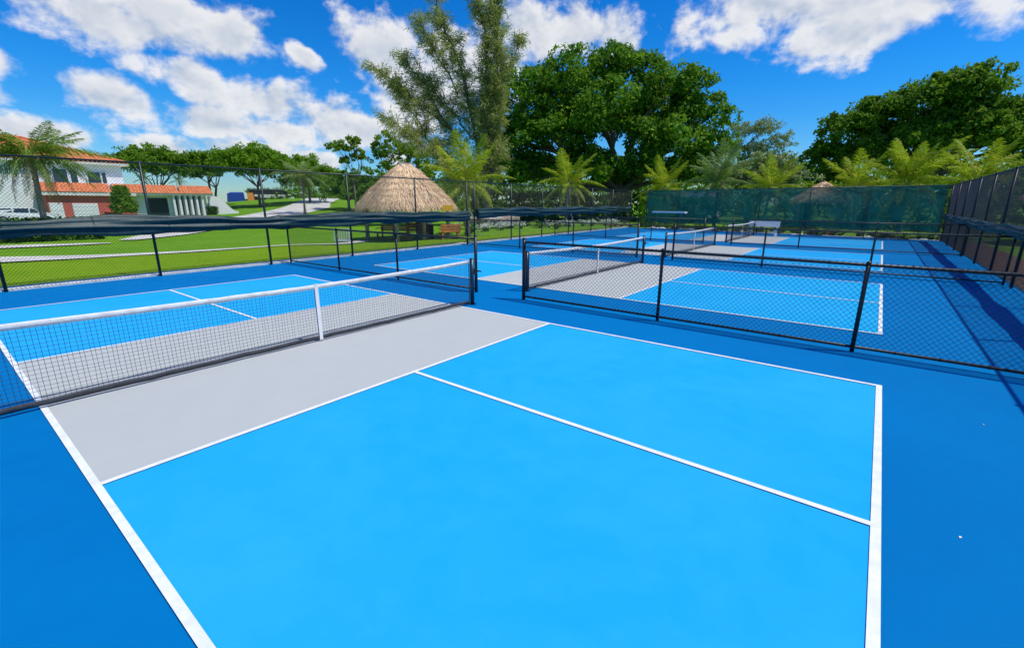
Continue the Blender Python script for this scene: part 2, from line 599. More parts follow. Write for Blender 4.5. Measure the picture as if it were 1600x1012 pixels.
# concrete mow strip outside the left fence, verge, paths
mb = MB()
mb.poly([(LX(-9) - .065, -9), (LX(38) - .065, 38.1), (LX(38) - .62, 38.1), (LX(-9) - .62, -9)], -.16, .045)
struct(mb.build('kerb', M['kerb']))
ys = np.arange(-8, 34, .7)
edge = np.where(ys < 6, -13.6 - .12 * np.clip(6 - ys, 0, 9), -13.6 - .02 * np.clip(ys - 6, 0, 40))
vs, fs = [], []
for y, e in zip(ys, edge):
    for k in range(7):
        x = (LX(y) - .60) + (e - LX(y) + .60) * k / 6
        vs.append((x, y, gh(x, y) + .035 + .05 * math.sin(math.pi * min(1, k / 3)) * (k < 4)))
for i in range(len(ys) - 1):
    for k in range(6):
        fs.append((i * 7 + k, (i + 1) * 7 + k, (i + 1) * 7 + k + 1, i * 7 + k + 1)[::-1])
struct(MB().add(vs, fs).build('grass_verge', M['verge'], smooth=True))
strip('footpath', [(-18, -3), (-15.8, 1.0), (-14.6, 3.2), (-14.1, 5), (-13.95, 8), (-14.1, 10.5), (-15.2, 13.2), (-16.4, 15.5)], [2.2, 1.9, 1.1, .7, .35, .35, .6, .9], M['path'], .045)
strip('cart_path', [(-27, -9), (-26.5, 0), (-24.9, 4.5), (-24.2, 6.2)], [2.6, 2.6, 1.6, .7], M['path'], .05)
strip('driveway', [(-26, 6.5), (-30, 9.6), (-38, 15), (-50, 22.5), (-58, 30.5), (-65, 38.5), (-70, 42), (-80, 50), (-95, 60)], [.8, 2.6, 3.2, 4.5, 6.5, 7, 6, 6, 6], M['path'], .06)
# planting beds
mb = MB()
mb.poly([(9.45, -9), (11.0, -9), (11.0, 36), (9.45, 36)], -.12, -.03)
struct(mb.build('mulch_strip', M['mulch']))
mb = MB()
mb.poly([(-8.9, 37.9), (9.3, 35.17), (9.3, 35.42), (-8.9, 38.15)], -.15, .05)
struct(mb.build('far_kerb', M['kerb']))
mb = MB()
mb.poly([(-8.9, 38.16), (9.3, 35.43), (9.6, 37.2), (-8.7, 40.2)], -.12, -.02)
struct(mb.build('planting_bed', M['soil']))

# grass blades along the verge edge (nobody could count them)
N = 26000
yb = rng.uniform(-2, 34, N)
xb = np.array([LX(y) for y in yb]) - .63 - rng.exponential(.35, N)
zb = ground_h(xb, yb) + .03
hb = rng.uniform(.04, .11, N)
an = rng.uniform(0, 2 * math.pi, N)
le = rng.normal(0, .03, (N, 2))
B = np.stack([np.stack([xb - .007 * np.cos(an), yb - .007 * np.sin(an), zb], 1), np.stack([xb + .007 * np.cos(an), yb + .007 * np.sin(an), zb], 1),
              np.stack([xb + le[:, 0], yb + le[:, 1], zb + hb], 1)], 1)
o = obj('grass', quads_mesh('grass', B, M['blade'], 3), kind='stuff')
tag(o, 'ragged green grass blades along the concrete kerb', 'grass')

# ------------------------------------------------------------------ courts
CW, KN, BL = 6.096, 2.134, 6.705
COURT_Y = [0.0, 8.81, 17.89, 27.0]
LW = .052


def sheet(x0, x1, y0, y1, z):
    return MB().add([(x0, y0, z), (x1, y0, z), (x1, y1, z), (x0, y1, z)], [(0, 1, 2, 3)])


for k, y0 in enumerate(COURT_Y):
    c = sheet(-BL, BL, y0, y0 + CW, .004).build('pickleball_court', M['court'])
    struct(c)
    sheet(-KN, KN, y0, y0 + CW, .008).build('kitchen', M['kitchen'], c)
    for yy in (y0, y0 + CW - LW):
        sheet(-BL, BL, yy, yy + LW, .012).build('sideline', M['line'], c)
    for xx in (-BL, BL - LW * 1.08):
        sheet(xx, xx + LW * 1.08, y0 + LW, y0 + CW - LW, .0125).build('baseline', M['line'], c)
    for xx in (-KN - LW / 2, KN - LW / 2):
        sheet(xx, xx + LW, y0 + LW, y0 + CW - LW, .013).build('kitchen_line', M['line'], c)
    for xa, xb_ in ((-BL + LW * 1.08, -KN - LW / 2), (KN + LW / 2, BL - LW * 1.08)):
        sheet(xa, xb_, y0 + CW / 2 - LW / 2, y0 + CW / 2 + LW / 2, .0125).build('centre_line', M['line'], c)


# ------------------------------------------------------------------ nets
def prisms(P0, P1, r):
    """four-sided bars between point arrays, as quads"""
    P0, P1 = np.asarray(P0, float), np.asarray(P1, float)
    d = P1 - P0
    d = d / (np.linalg.norm(d, axis=1)[:, None] + 1e-12)
    up = np.where(np.abs(d[:, 2:3]) > .9, np.array([[1., 0, 0]]), np.array([[0., 0, 1.]]))
    a = np.cross(d, up)
    a /= np.linalg.norm(a, axis=1)[:, None]
    b = np.cross(d, a)
    q = []
    cs = [a * r, b * r, -a * r, -b * r]
    for i in range(4):
        j = (i + 1) % 4
        q.append(np.stack([P0 + cs[i], P0 + cs[j], P1 + cs[j], P1 + cs[i]], 1))
    return np.concatenate(q)


NET_LABEL = ['nearest pickleball net with white top band, running off the left edge of the photo',
             'second pickleball net, seen through the nearest low black fence',
             'third pickleball net back, on the court before the last',
             'farthest pickleball net, beside the white bench at the green windscreen']
for k, y0 in enumerate(COURT_Y):
    t = thing('pickleball_net', NET_LABEL[k], 'net', (0, y0 + CW / 2, 0), group='pickleball nets')
    H = 3.36

    def top(y):
        return .862 + .052 * (abs(y) / H) ** 1.6
    for s in (-1, 1):
        H = 3.36 if s > 0 else 3.55
        p = MB().tube([(0, s * H, 0), (0, s * H, .93)], .042, 12).build('post', M['post_navy'], t, True)
        MB().dome((0, s * H, .93), .046, .03).build('cap', M['post_navy'], p, True)
        MB().tube([(0, s * H, .004), (0, s * H, .02)], .075, 14).build('base_collar', M['post_navy'], p)
        if s > 0:
            wm = MB().box((.005, s * H + .065, .68), (.07, .06, .11)).tube([(.0, s * H + .08, .68), (.0, s * H + .14, .68)], .016, 8).box((.05, s * H + .14, .68), (.15, .02, .025))
            wm.build('winch', M['dark'], p)
        MB().tube([(0, s * (H - .085), .07), (0, s * (H - .085), .90)], .010, 6).build('lacing_bar', M['post_navy'], t)
    H = 3.46
    ya = np.linspace(-H + .0, 3.27, 41)
    jig = lambda n, a: rng.normal(0, a, n)
    # cords
    yv = np.arange(-H + .0, 3.27, .044)
    q = []
    zs = np.linspace(0, 1, 7)
    wig = np.cumsum(rng.normal(0, .0022, (len(yv), 7)), 1)
    wx = np.cumsum(rng.normal(0, .002, (len(yv), 7)), 1)
    tops = np.array([top(y) for y in yv]) - .05
    sag = .06 + .035 * (1 - (np.abs(yv) / H) ** 2) * 0
    for i in range(6):
        A = np.stack([wx[:, i], yv + wig[:, i], sag + (tops - sag) * zs[i]], 1)
        Bq = np.stack([wx[:, i + 1], yv + wig[:, i + 1], sag + (tops - sag) * zs[i + 1]], 1)
        q.append(prisms(A, Bq, .0017))
    yh = np.linspace(-H + .0, 3.27, 31)
    for r_ in range(1, 18):
        z = np.array([.06 + (top(y) - .05 - .06) * r_ / 18 for y in yh]) + rng.normal(0, .0025, len(yh))
        P = np.stack([rng.normal(0, .002, len(yh)), yh, z], 1)
        q.append(prisms(P[:-1], P[1:], .0017))
    z = np.array([.135 + .004 * math.sin(3 * y) for y in yh])
    P = np.stack([0 * yh + .004, yh, z], 1)
    q.append(prisms(P[:-1], P[1:], .0032))
    obj('net_mesh', quads_mesh('net_mesh', np.concatenate(q), M['cord']), t, 'stuff')
    # top band: a folded tape with a slight roll, bottom tape
    sec = [(-.007, -.062), (.007, -.062), (.010, -.03), (.0105, -.006), (.004, .003), (-.004, .003), (-.0105, -.006), (-.010, -.03)]
    for nm, sc_, zz, mm, am in (('top_band', 1.0, None, M['band'], .003), ('bottom_tape', .9, .092, M['tape_dark'], .004)):
        vs, fs = [], []
        dzr = rng.normal(0, am, len(ya))
        dxr = rng.normal(0, am * .7, len(ya))
        for i, y in enumerate(ya):
            zt = top(y) if zz is None else zz
            for (x, z) in sec:
                vs.append((x + dxr[i], y, zt + z * sc_ + dzr[i] * .6))
        n = len(sec)
        for i in range(len(ya) - 1):
            for j in range(n):
                fs.append((i * n + j, i * n + (j + 1) % n, (i + 1) * n + (j + 1) % n, (i + 1) * n + j))
        fs += [tuple(range(n)), tuple(range((len(ya) - 1) * n, len(ya) * n))[::-1]]
        MB().add(vs, fs).build(nm, mm, t, True)
    st = MB().box((.013, 0, .437), (.004, .052, .84)).box((-.013, 0, .437), (.004, .052, .84)).box((0, 0, .8685), (.03, .052, .009)).build('centre_strap', M['white'], t)
    MB().box((0, 0, .024), (.045, .03, .02)).tube([(0, 0, .004), (0, 0, .016)], .035, 10).build('anchor', M['steel'], st)


# ------------------------------------------------------------------ chain-link fences
def chain(L, z0, z1, pitch, r, off=0.0):
    """diamond mesh on the local XZ plane: two crossing families of wires"""
    Hh = z1 - z0
    P0, P1 = [], []
    for fam in (1, -1):
        c = -Hh
        while c < L:
            s0, s1 = max(0, -c), min(Hh, L - c)
            if s1 > s0 + 1e-3:
                if fam == 1:
                    P0.append((c + s0, off + r, z0 + s0)); P1.append((c + s1, off + r, z0 + s1))
                else:
                    P0.append((c + s0, off - r, z1 - s0)); P1.append((c + s1, off - r, z1 - s1))
            c += pitch
    return prisms(P0, P1, r)


def divider(label, x0, x1, y, xs, thick_end):
    t = thing('divider_fence', label, 'fence', (x0, y, 0), group='low chain link fences between the courts')
    L = x1 - x0
    for x in xs:
        e = abs(x - thick_end) < .01
        r_ = .037 if e else .028
        p = MB().tube([(x - x0, 0, 0), (x - x0, 0, 1.30 if e else 1.255)], r_, 10).build('post', M['black'], t, True)
        MB().dome((x - x0, 0, 1.30 if e else 1.255), r_ + .006, .035).build('cap', M['black'], p, True)
    MB().tube([(0, 0, 1.235), (L, 0, 1.235)], .023, 8).build('top_rail', M['black'], t, True)
    MB().tube([(0, 0, .075), (L, 0, .075)], .021, 8).build('bottom_rail', M['black'], t, True)
    ties = MB()
    for x in np.arange(.3, L, .46):
        ties.tube([(x, -.001, 1.235), (x + .016, -.001, 1.235)], .0285, 7)
        ties.tube([(x, -.001, .075), (x + .016, -.001, .075)], .0265, 7)
    ties.build('tie_wires', M['wire'], t, kind='stuff')
    obj('chain_link', quads_mesh('chain_link', chain(L, .06, 1.275, .074, .0024, -.026), M['wire']), t, 'stuff')
    return t


DIV_Y = [7.46, 16.70, 25.3]
WHERE = ['nearest', 'second', 'farthest']
for k, y in enumerate(DIV_Y):
    xl = LX(y) + .05
    divider(['low black fence left of the gap behind the nearest net', 'low black fence behind the second court, on the left of its gap', 'farthest low black fence, left half towards the lawn'][k],
            xl, -.85, y, [xl, -6.55, -3.72, -.85], -.85)
    divider(['nearest low black fence, right of the gap, crossing the right of the photo', 'low black fence right of the gap between the second and third courts', 'farthest low black fence, right half in front of the last court'][k],
            .54, 9.16, y, [.54, 3.52, 6.36, 9.16], .54)


def tall_fence(label, a, b, posts, name='perimeter_fence', pitch=.076, wr=.0025, wire=M['wire_green'], pm=M['green_black'], side=1, holes=()):
    a, b = Vector((*a, 0)), Vector((*b, 0))
    d = b - a
    L = d.length
    t = thing(name, label, 'fence', a, math.atan2(d.y, d.x), 'tall chain link fences around the courts')
    for s in posts:
        p = MB().tube([(s, 0, -.1), (s, 0, 3.06)], .036, 10).build('post', pm, t, True)
        MB().dome((s, 0, 3.06), .041, .03).build('cap', pm, p, True)
    segs = []
    cur = 0
    for h0, h1 in holes:
        segs.append((cur, h0)); cur = h1
    segs.append((cur, L))
    MB().tube([(0, 0, 3.04), (L, 0, 3.04)], .024, 8).build('top_rail', pm, t, True)
    for s0, s1 in segs:
        if s1 - s0 < .3:
            continue
        q = chain(s1 - s0, .03, 3.06, pitch, wr, side * .03)
        q = q + np.array([s0, 0, 0])
        obj('chain_link', quads_mesh('chain_link', q, wire), t, 'stuff')
        MB().tube([(s0, side * .03, .045), (s1, side * .03, .045)], .004, 5).build('tension_wire', wire, t)
    return t


# left fence
ya_, yb_ = -5.4, 38.0
ll = math.hypot(LX(yb_) - LX(ya_), yb_ - ya_)
posts = [(y - ya_) * ll / (yb_ - ya_) for y in (-5.4, -2.4, .62, 3.65, 6.8, 10.0, 13.4, 16.8, 17.35, 20.55, 23.8, 27.2, 30.6, 34.2, 38.0)]
tall_fence('tall dark green chain link fence between the courts and the lawn', (LX(ya_), ya_), (LX(yb_), yb_), posts, side=1)
# far fence with a walk-through opening by its left end
fd = math.hypot(FR[0] - FL[0], FR[1] - FL[1])
tall_fence('tall chain link fence across the far end behind the green windscreen', FL, FR, [.02, 1.55, 4.4, 7.4, 10.4, 13.4, 16.6, fd], wire=M['wire'], pm=M['black'], side=1, holes=((.05, 1.5),))
# right fence
tall_fence('tall black chain link fence along the right edge of the photo', (9.25, -5.4), (9.25, 34.95), [0, 3.1, 6.2, 9.3, 12.4, 15.5, 18.6, 21.7, 24.8, 27.9, 31, 34.1, 37.2, 40.33], pitch=.070, wr=.0029, wire=M['wire'], pm=M['black'], side=-1)


# ------------------------------------------------------------------ windscreens
def rolled(label, a, b, zc, hh, seed, side):
    """gathered shade cloth tied up along a fence: lumpy, creased bundle"""
    rg = np.random.default_rng(seed)
    a, b = np.array([*a, 0.]), np.array([*b, 0.])
    d = b - a
    L = np.linalg.norm(d)
    d = d / L
    nrm = np.array([-d[1], d[0], 0]) * side
    n = int(L / .07)
    K = 40
    s = np.linspace(0, L, n)
    ph = rg.uniform(0, 6.28, 12)
    sagp = .012 * np.sin(2 * math.pi * s / 3.2 + ph[0]) + .02 * np.sin(2 * math.pi * s / 8.1 + ph[1])
    wid = 1 + .09 * np.sin(2 * math.pi * s / 2.3 + ph[2]) + .10 * np.sin(2 * math.pi * s / 5.3 + ph[3]) + .03 * np.sin(2 * math.pi * s / .9 + ph[10])
    V = []
    for i in range(n):
        for k in range(K):
            t = 2 * math.pi * k / K
            tw = .9 * math.sin(s[i] / 1.7 + ph[4]) + .5 * math.sin(s[i] / .6 + ph[9])
            fold = (.06 * math.sin(2 * t + .9 * s[i] + ph[5]) + .10 * math.sin(5 * t - 1.1 * s[i] + ph[6] + tw) + .16 * math.sin(7 * t + .9 * s[i] + ph[7] - tw)
                    + .07 * math.sin(11 * t + 3.0 * math.sin(s[i] * .8 + ph[8])))
            rr = 1 + fold
            z = zc + sagp[i] + hh * wid[i] * math.sin(t) * rr
            o = .085 + .085 * math.cos(t) * rr * (.7 + .5 * rr) * (1.0 + .3 * wid[i])
            V.append(a + d * s[i] + nrm * o + np.array([0, 0, z]))
    F = [(i * K + k, i * K + (k + 1) % K, (i + 1) * K + (k + 1) % K, (i + 1) * K + k) for i in range(n - 1) for k in range(K)]
    F += [tuple(range(K)), tuple(range((n - 1) * K, n * K))]
    t = thing('rolled_windscreen', label, 'windscreen', tuple(a), group='windscreens rolled up along the fences')
    MB().add(np.array(V) - a, F).build('cloth', M['screen_roll'], t, True)
    for x in np.arange(1.2, L - .5, 1.6):
        i = min(n - 1, int(x / L * n))
        p = d * x
        cpts = [tuple(p + nrm * (.085 + .135 * math.cos(u_)) + np.array([0, 0, zc + sagp[i] + hh * wid[i] * 1.16 * math.sin(u_)])) for u_ in np.linspace(0, 2 * math.pi, 15)]
        MB().tube(cpts, .006, 5).build('tie', M['dark'], t)
    return t


rolled('long rolled dark green windscreen on the left fence, nearer piece', (LX(-5.2) + .05, -5.2), (LX(16.75) + .05, 16.75), 1.41, .20, 3, -1)
rolled('rolled dark green windscreen on the left fence, far piece', (LX(17.4) + .05, 17.4), (LX(37.6) + .05, 37.6), 1.53, .215, 5, -1)
rolled('rolled dark green windscreen sagging along the right fence', (9.20, -5.0), (9.20, 34.6), 1.36, .125, 11, 1)

# hung windscreen on the far fence
fdir = np.array([FR[0] - FL[0], FR[1] - FL[1]]) / fd
t = thing('windscreen', 'green mesh windscreen hung across the whole far fence', 'windscreen', (*FL, 0), math.atan2(fdir[1], fdir[0]))
nx_, nz_ = 150, 16
V = []
for j in range(nz_ + 1):
    for i in range(nx_ + 1):
        x = 1.62 + (fd - 1.75) * i / nx_
        v = j / nz_
        zb_ = .50 + .05 * math.sin(x * 1.1) + .03 * math.sin(x * 3.7)
        zt_ = 3.06 - .025 * abs(math.sin(x * 2.1)) - .05 * max(0, math.sin(x * .9 + 1)) ** 6
        y = -.06 - .035 * (math.sin(x * 1.9 + 2.2 * v) * .5 + .5) - .02 * math.sin(5.1 * x + 1.5 * v) - .03 * math.sin(math.pi * v) * math.sin(x * .7)
        V.append((x, y, zb_ + (zt_ - zb_) * v))
F = [(j * (nx_ + 1) + i, j * (nx_ + 1) + i + 1, (j + 1) * (nx_ + 1) + i + 1, (j + 1) * (nx_ + 1) + i) for j in range(nz_) for i in range(nx_)]
MB().add(V, F).build('cloth', M['screen'], t, True)
hm = MB()
hm.tube([(1.62, -.075, 3.03), (fd - .13, -.075, 3.03)], .014, 6)
hm.build('hem', M['screen_roll'], t)

# ------------------------------------------------------------------ foliage
CAM = np.array([6.392, -.5025])


def leaves(centres, radii, per, size, rg, outward=None, up=.35, aspect=1.7):
    """leaf faces spread through clumps; returns (N,4,3)"""
    C = np.repeat(centres, per, 0)
    Rr = np.repeat(radii, per)
    N = len(C)
    d = rg.normal(size=(N, 3))
    d /= np.linalg.norm(d, axis=1)[:, None]
    rad = rg.uniform(.25, 1.0, N) ** .6
    P = C + d * (Rr * rad)[:, None] * np.array([1, 1, .72])
    nrm = rg.normal(size=(N, 3)) * .75 + d * .55 + np.array([0, 0, up])
    nrm /= np.linalg.norm(nrm, axis=1)[:, None]
    a = np.cross(nrm, rg.normal(size=(N, 3)))
    a /= np.linalg.norm(a, axis=1)[:, None] + 1e-9
    b = np.cross(nrm, a)
    s = size * rg.uniform(.6, 1.35, N)
    L, Wd = (s * .5)[:, None] * a * aspect ** .5, (s * .5)[:, None] * b / aspect ** .5
    return np.stack([P - L, P + Wd * .95 - L * .1, P + L, P - Wd * .95 - L * .1], 1)


def limb(mb, a, b, r0, r1, rg, bend=.12, n=6, seg=7):
    a, b = np.array(a, float), np.array(b, float)
    L = np.linalg.norm(b - a)
    o = rg.normal(0, bend * L, 3)
    o[2] = abs(o[2]) * .6
    pts = []
    for i in range(n):
        t = i / (n - 1)
        pts.append(a + (b - a) * t + o * math.sin(math.pi * t) + rg.normal(0, .012 * L, 3) * (0 < i < n - 1))
    mb.tube([tuple(p) for p in pts], [r0 + (r1 - r0) * i / (n - 1) for i in range(n)], seg, cap=False)
    return pts


def broad_tree(name, label, xy, lobes, leaf, bark, trunk_r, trunk_h, clumps, per, size, seed, stems=1, group=None, clump_r=1.0, fork_z=None, inner=.35):
    """lobes: (side, depth, z, radius[, z-radius]) in metres; side = to the right as seen from the courts"""
    rg = np.random.default_rng(seed)
    x, y = xy
    z0 = gh(x, y) - .1
    v = np.array([x, y]) - CAM
    v /= np.linalg.norm(v)
    rt = np.array([v[1], -v[0]])
    t = thing(name, label, 'tree', (x, y, z0), group=group)
    cen, rad, lc = [], [], []
    vol = np.array([l[3] ** 2 for l in lobes])
    cnt = np.maximum(3, (clumps * vol / vol.sum()).astype(int))
    for l, n in zip(lobes, cnt):
        c = np.array([rt[0] * l[0] + v[0] * l[1], rt[1] * l[0] + v[1] * l[1], l[2] - z0])
        rz = l[4] if len(l) > 4 else l[3] * .8
        lc.append(c)
        d = rg.normal(size=(n, 3))
        d /= np.linalg.norm(d, axis=1)[:, None]
        d[:, 2] = np.where(d[:, 2] < -.35, -d[:, 2] * .8, d[:, 2])
        rr = np.where(rg.uniform(size=n) < inner, rg.uniform(.3, .8, n), rg.uniform(.80, 1.06 if l[3] > 2.6 else 1.28, n))
        cen.append(c + d * rr[:, None] * np.array([l[3], l[3], rz]))
        rad.append(clump_r * rg.uniform(.6, 1.35, n) * (l[3] / 4.5) ** .35)
    cen, rad = np.concatenate(cen), np.concatenate(rad)
    obj('crown', quads_mesh('crown', leaves(cen, rad, per, size, rg), leaf), t, 'stuff')
    mb = MB()
    for s in range(stems):
        off = rg.normal(0, .35 * trunk_r * (stems > 1) * 2, 2)
        ftop = np.array([off[0] * 2.5, off[1] * 2.5, trunk_h * rg.uniform(.85, 1.1)])
        mb.tube([(off[0], off[1], -.2), (off[0] * 1.1, off[1] * 1.1, .5), tuple(ftop * .6 + np.array([*off, 0]) * .2), tuple(ftop)], [trunk_r * 1.5, trunk_r * 1.05, trunk_r * .9, trunk_r * .75], 10)
        for i, c in enumerate(lc):
            if i % stems != s:
                continue
            p = limb(mb, ftop * .97, c, trunk_r * .5, trunk_r * .16, rg)
            near = cen[np.argsort(np.linalg.norm(cen - c, axis=1))[:14]]
            for q in near[rg.permutation(len(near))[:7]]:
                limb(mb, p[3], q, trunk_r * .17, trunk_r * .04, rg, .08, 4, 5)
    mb.build('trunk', bark, t, True)
    return t


# the two great dark ficus trees
broad_tree('ficus_tree', 'huge dark green spreading tree in the middle, towering over the thatched hut and palms', (-21.7, 54.8),
           [(-9.6, 0, 14.6, 5.0), (-4.6, 0, 16.3, 4.4), (1.0, 1, 16.6, 4.4), (7.0, 0, 14.4, 4.8), (10.6, 0, 11.6, 3.7), (12.0, 0, 7.6, 3.1), (-12.2, 0, 10.0, 4.2), (-7.0, -2, 9.8, 5.2), (0, -2.5, 11, 5.6),
            (7.0, -2, 8.6, 4.6), (-11, -1, 5.4, 4.0), (-3, -2, 6, 4.0), (4, 3, 12, 5.0), (-5, 3, 12, 5.0), (-9, 3, 6, 4), (2, 3, 5, 3.4), (10, 2, 5.5, 3.5), (4.5, -3, 6.0, 3.0), (9, -2, 5.0, 3.0), (0, -4, 5.2, 2.8)],
           M['ficus'], M['bark_pale'], .75, 4.0, 1050, 85, .36, 21, stems=3, clump_r=1.15)
broad_tree('ficus_tree', 'huge dark green spreading tree at the right, behind the far right corner of the courts', (7.4, 69.5),
           [(-5.4, 0, 10.2, 3.3), (-2.6, 0, 11.8, 3.0), (1.2, 0, 12.6, 3.1), (3.2, 0, 13.3, 2.7), (4.7, 0, 13.2, 2.6), (7.2, 0, 9.9, 3.0), (10.6, 0, 7.8, 3.2), (-7.4, 0, 7.0, 2.8), (-3.3, -1, 7.0, 3.3), (1.2, -1, 8.4, 3.0),
            (5.5, -1, 8.4, 3.1), (10, -1, 7.3, 3.3), (13, -1, 5.0, 3.2), (3, 3, 10, 3.4), (8, 3, 9.5, 3.4), (-1, 3, 9, 3.3), (-6.5, 1, 4.4, 2.8), (16.5, 0, 5, 3.0), (6.4, 1, 10.2, 3.0), (3, 1, 10.4, 3.0), (4.6, 1, 11.0, 3.0)],
           M['ficus2'], M['bark'], .6, 4.2, 1350, 74, .31, 33, stems=2, clump_r=.95)
broad_tree('olive_tree', 'thin grey green tree between the two huge dark trees', (-7.6, 68.0),
           [(-1.6, 0, 10.6, 1.6, 1.6), (.9, 0, 10.9, 1.5, 1.5), (2.6, 0, 8.8, 1.4, 1.7), (-2.6, 0, 8.4, 1.5, 1.5), (.2, 0, 8.2, 1.8)],
           M['grey_leaf'], M['bark'], .18, 5.0, 210, 46, .17, 41, clump_r=.85)
broad_tree('olive_shrub_tree', 'low olive brown tree mass below the thin grey green tree', (-6.0, 62.0),
           [(-2.4, 0, 4.8, 2.3), (1.0, 0, 5.8, 2.4), (3.6, 0, 4.4, 2.2), (0, 0, 3.4, 2.6)], M['grey_leaf'], M['bark'], .3, 2.0, 260, 50, .28, 42, clump_r=.7)
# shade trees beyond the clubhouse lawn
UMB = [('umbrella_tree', 'flat topped shade tree directly right of the white upper storey', (-85.1, 24.9), 10.2, 4.5, 51),
       ('umbrella_tree', 'small dark shade tree, second to the right of the white building', (-83.0, 31.8), 9.9, 3.8, 52),
       ('umbrella_tree', 'broad bright green shade tree standing over the blue tarp', (-71.2, 34.2), 9.9, 4.8, 53),
       ('umbrella_tree', 'low rounded shade tree right of the broad bright green one', (-72.0, 43.0), 8.9, 4.2, 54)]
for k, (nm, lb, xy, zt, rr, sd) in enumerate(UMB):
    r5 = np.random.default_rng(sd)
    lob = [(s * rr * .62 + r5.normal(0, .3), r5.normal(0, .8), zt - 1.5 - abs(s) * rr * .24 + r5.normal(0, .3), rr * .55, rr * .44) for s in (-1.1, -.55, 0, .55, 1.1)]
    lob += [(s * rr * .55, r5.normal(0, .8), zt - 3.2 + r5.normal(0, .3), rr * .48, rr * .36) for s in (-1, 0, 1)]
    broad_tree(nm, lb, xy, lob, M['bright'] if k >= 2 else M['mid'], M['bark'], .2, 3.0 + gh(*xy) * .3, 360, 46, .30, sd, stems=2 if k < 2 else 1, group='shade trees beyond the lawn', clump_r=.95, inner=.25)
broad_tree('pine_tree', 'slender sunlit tree with bare crooked branches left of the thatched hut', (-43.6, 33.0),
           [(-1.6, 0, 8.1, 1.0, .8), (0, 0, 8.0, 1.1, .8), (1.0, 0, 7.0, 1.0, .8), (-.6, 0, 6.6, .8, .6), (.4, 0, 9.0, .8, .5)], M['pine'], M['bark'], .13, 4.4, 90, 42, .20, 61, clump_r=.5)
broad_tree('pine_tree', 'bushy sunlit tree directly behind the thatched hut peak', (-41.2, 36.2),
           [(0, 0, 9.0, 1.3, 1.0), (1.6, 0, 7.8, 1.6, 1.2), (-.9, 0, 7.4, 1.3, 1.0), (3.4, 0, 7.2, 1.6), (.8, 0, 5.6, 1.8), (4.5, 0, 5.2, 2.0)], M['pine'], M['bark'], .2, 4.0, 190, 46, .22, 62, clump_r=.6)
for k, (xy, s_, lb) in enumerate([((-58.0, 41.5), 3.2, 'rounded green shrub tree beside the red board beyond the lawn'), ((-52.5, 42.0), 3.2, 'green shrub tree close behind the left eave of the thatched hut'), ((-49, 45.5), 3.8, 'taller green shrub tree behind the thatched hut')]):
    broad_tree('shrub_tree', lb, xy, [(-s_ * .5, 0, 2.3 + gh(*xy), s_ * .8), (s_ * .5, 0, 2.8 + gh(*xy), s_ * .8), (0, 0, 3.9 + gh(*xy), s_ * .8)], M['mid'], M['bark'], .14, 1.4, 170, 46, .26, 70 + k, clump_r=.6, group='green shrub trees behind the hut')


def casuarina(label, xy, limbs, seed):
    rg = np.random.default_rng(seed)
    x, y = xy
    z0 = gh(x, y) - .1
    v = np.array([x, y]) - CAM
    v /= np.linalg.norm(v)
    rt = np.array([v[1], -v[0]])
    W3 = lambda s, d, z: np.array([rt[0] * s + v[0] * d, rt[1] * s + v[1] * d, z])
    t = thing('casuarina_tree', label, 'tree', (x, y, z0))
    mb = MB()
    S = []
    for (s0, z_0, s1, z1, r, dens, wide) in limbs:
        a, b = W3(s0, 0, z_0), W3(s1, rg.normal(0, .6), z1)
        L = np.linalg.norm(b - a)
        p = limb(mb, a, b, r, r * .15, rg, .03, 9, 8)
        p = np.array(p)
        nb = int(L * dens * 1.85)
        for i in range(nb):
            u = rg.uniform(.12, 1) ** .8
            j = min(7, int(u * 8))
            o = p[j] + (p[j + 1] - p[j]) * (u * 8 - j)
            dirv = (b - a) / L * .75 + rg.normal(size=3) * np.array([.75, .75, .45])
            dirv /= np.linalg.norm(dirv)
            bl = wide * 1.3 * rg.uniform(.5, 1.25) * (1.12 - .55 * u)
            e = o + dirv * bl
            limb(mb, o, e, .03, .008, rg, .06, 4, 4)
            m_ = int(50 * bl)
            tt = rg.uniform(.2, 1.05, m_)[:, None]
            c = o + (e - o) * tt + rg.normal(0, .16, (m_, 3))
            dd = dirv * .8 + rg.normal(size=(m_, 3)) * .65 + np.array([0, 0, -.35])
            dd /= np.linalg.norm(dd, axis=1)[:, None]
            S.append((c, dd))
    c = np.concatenate([q[0] for q in S])
    dd = np.concatenate([q[1] for q in S])
    N = len(c)
    wv = np.cross(dd, rg.normal(size=(N, 3)))
    wv /= np.linalg.norm(wv, axis=1)[:, None] + 1e-9
    ln = rg.uniform(.22, .6, N)[:, None]
    wd = rg.uniform(.016, .036, N)[:, None]
    e = c + dd * ln
    m_ = c + dd * ln * .5
    Q = np.stack([c, m_ + wv * wd, e + np.array([0, 0, -.05]), m_ - wv * wd], 1)
    obj('crown', quads_mesh('crown', Q, M['casu']), t, 'stuff')
    mb.build('trunk', M['bark'], t, True)


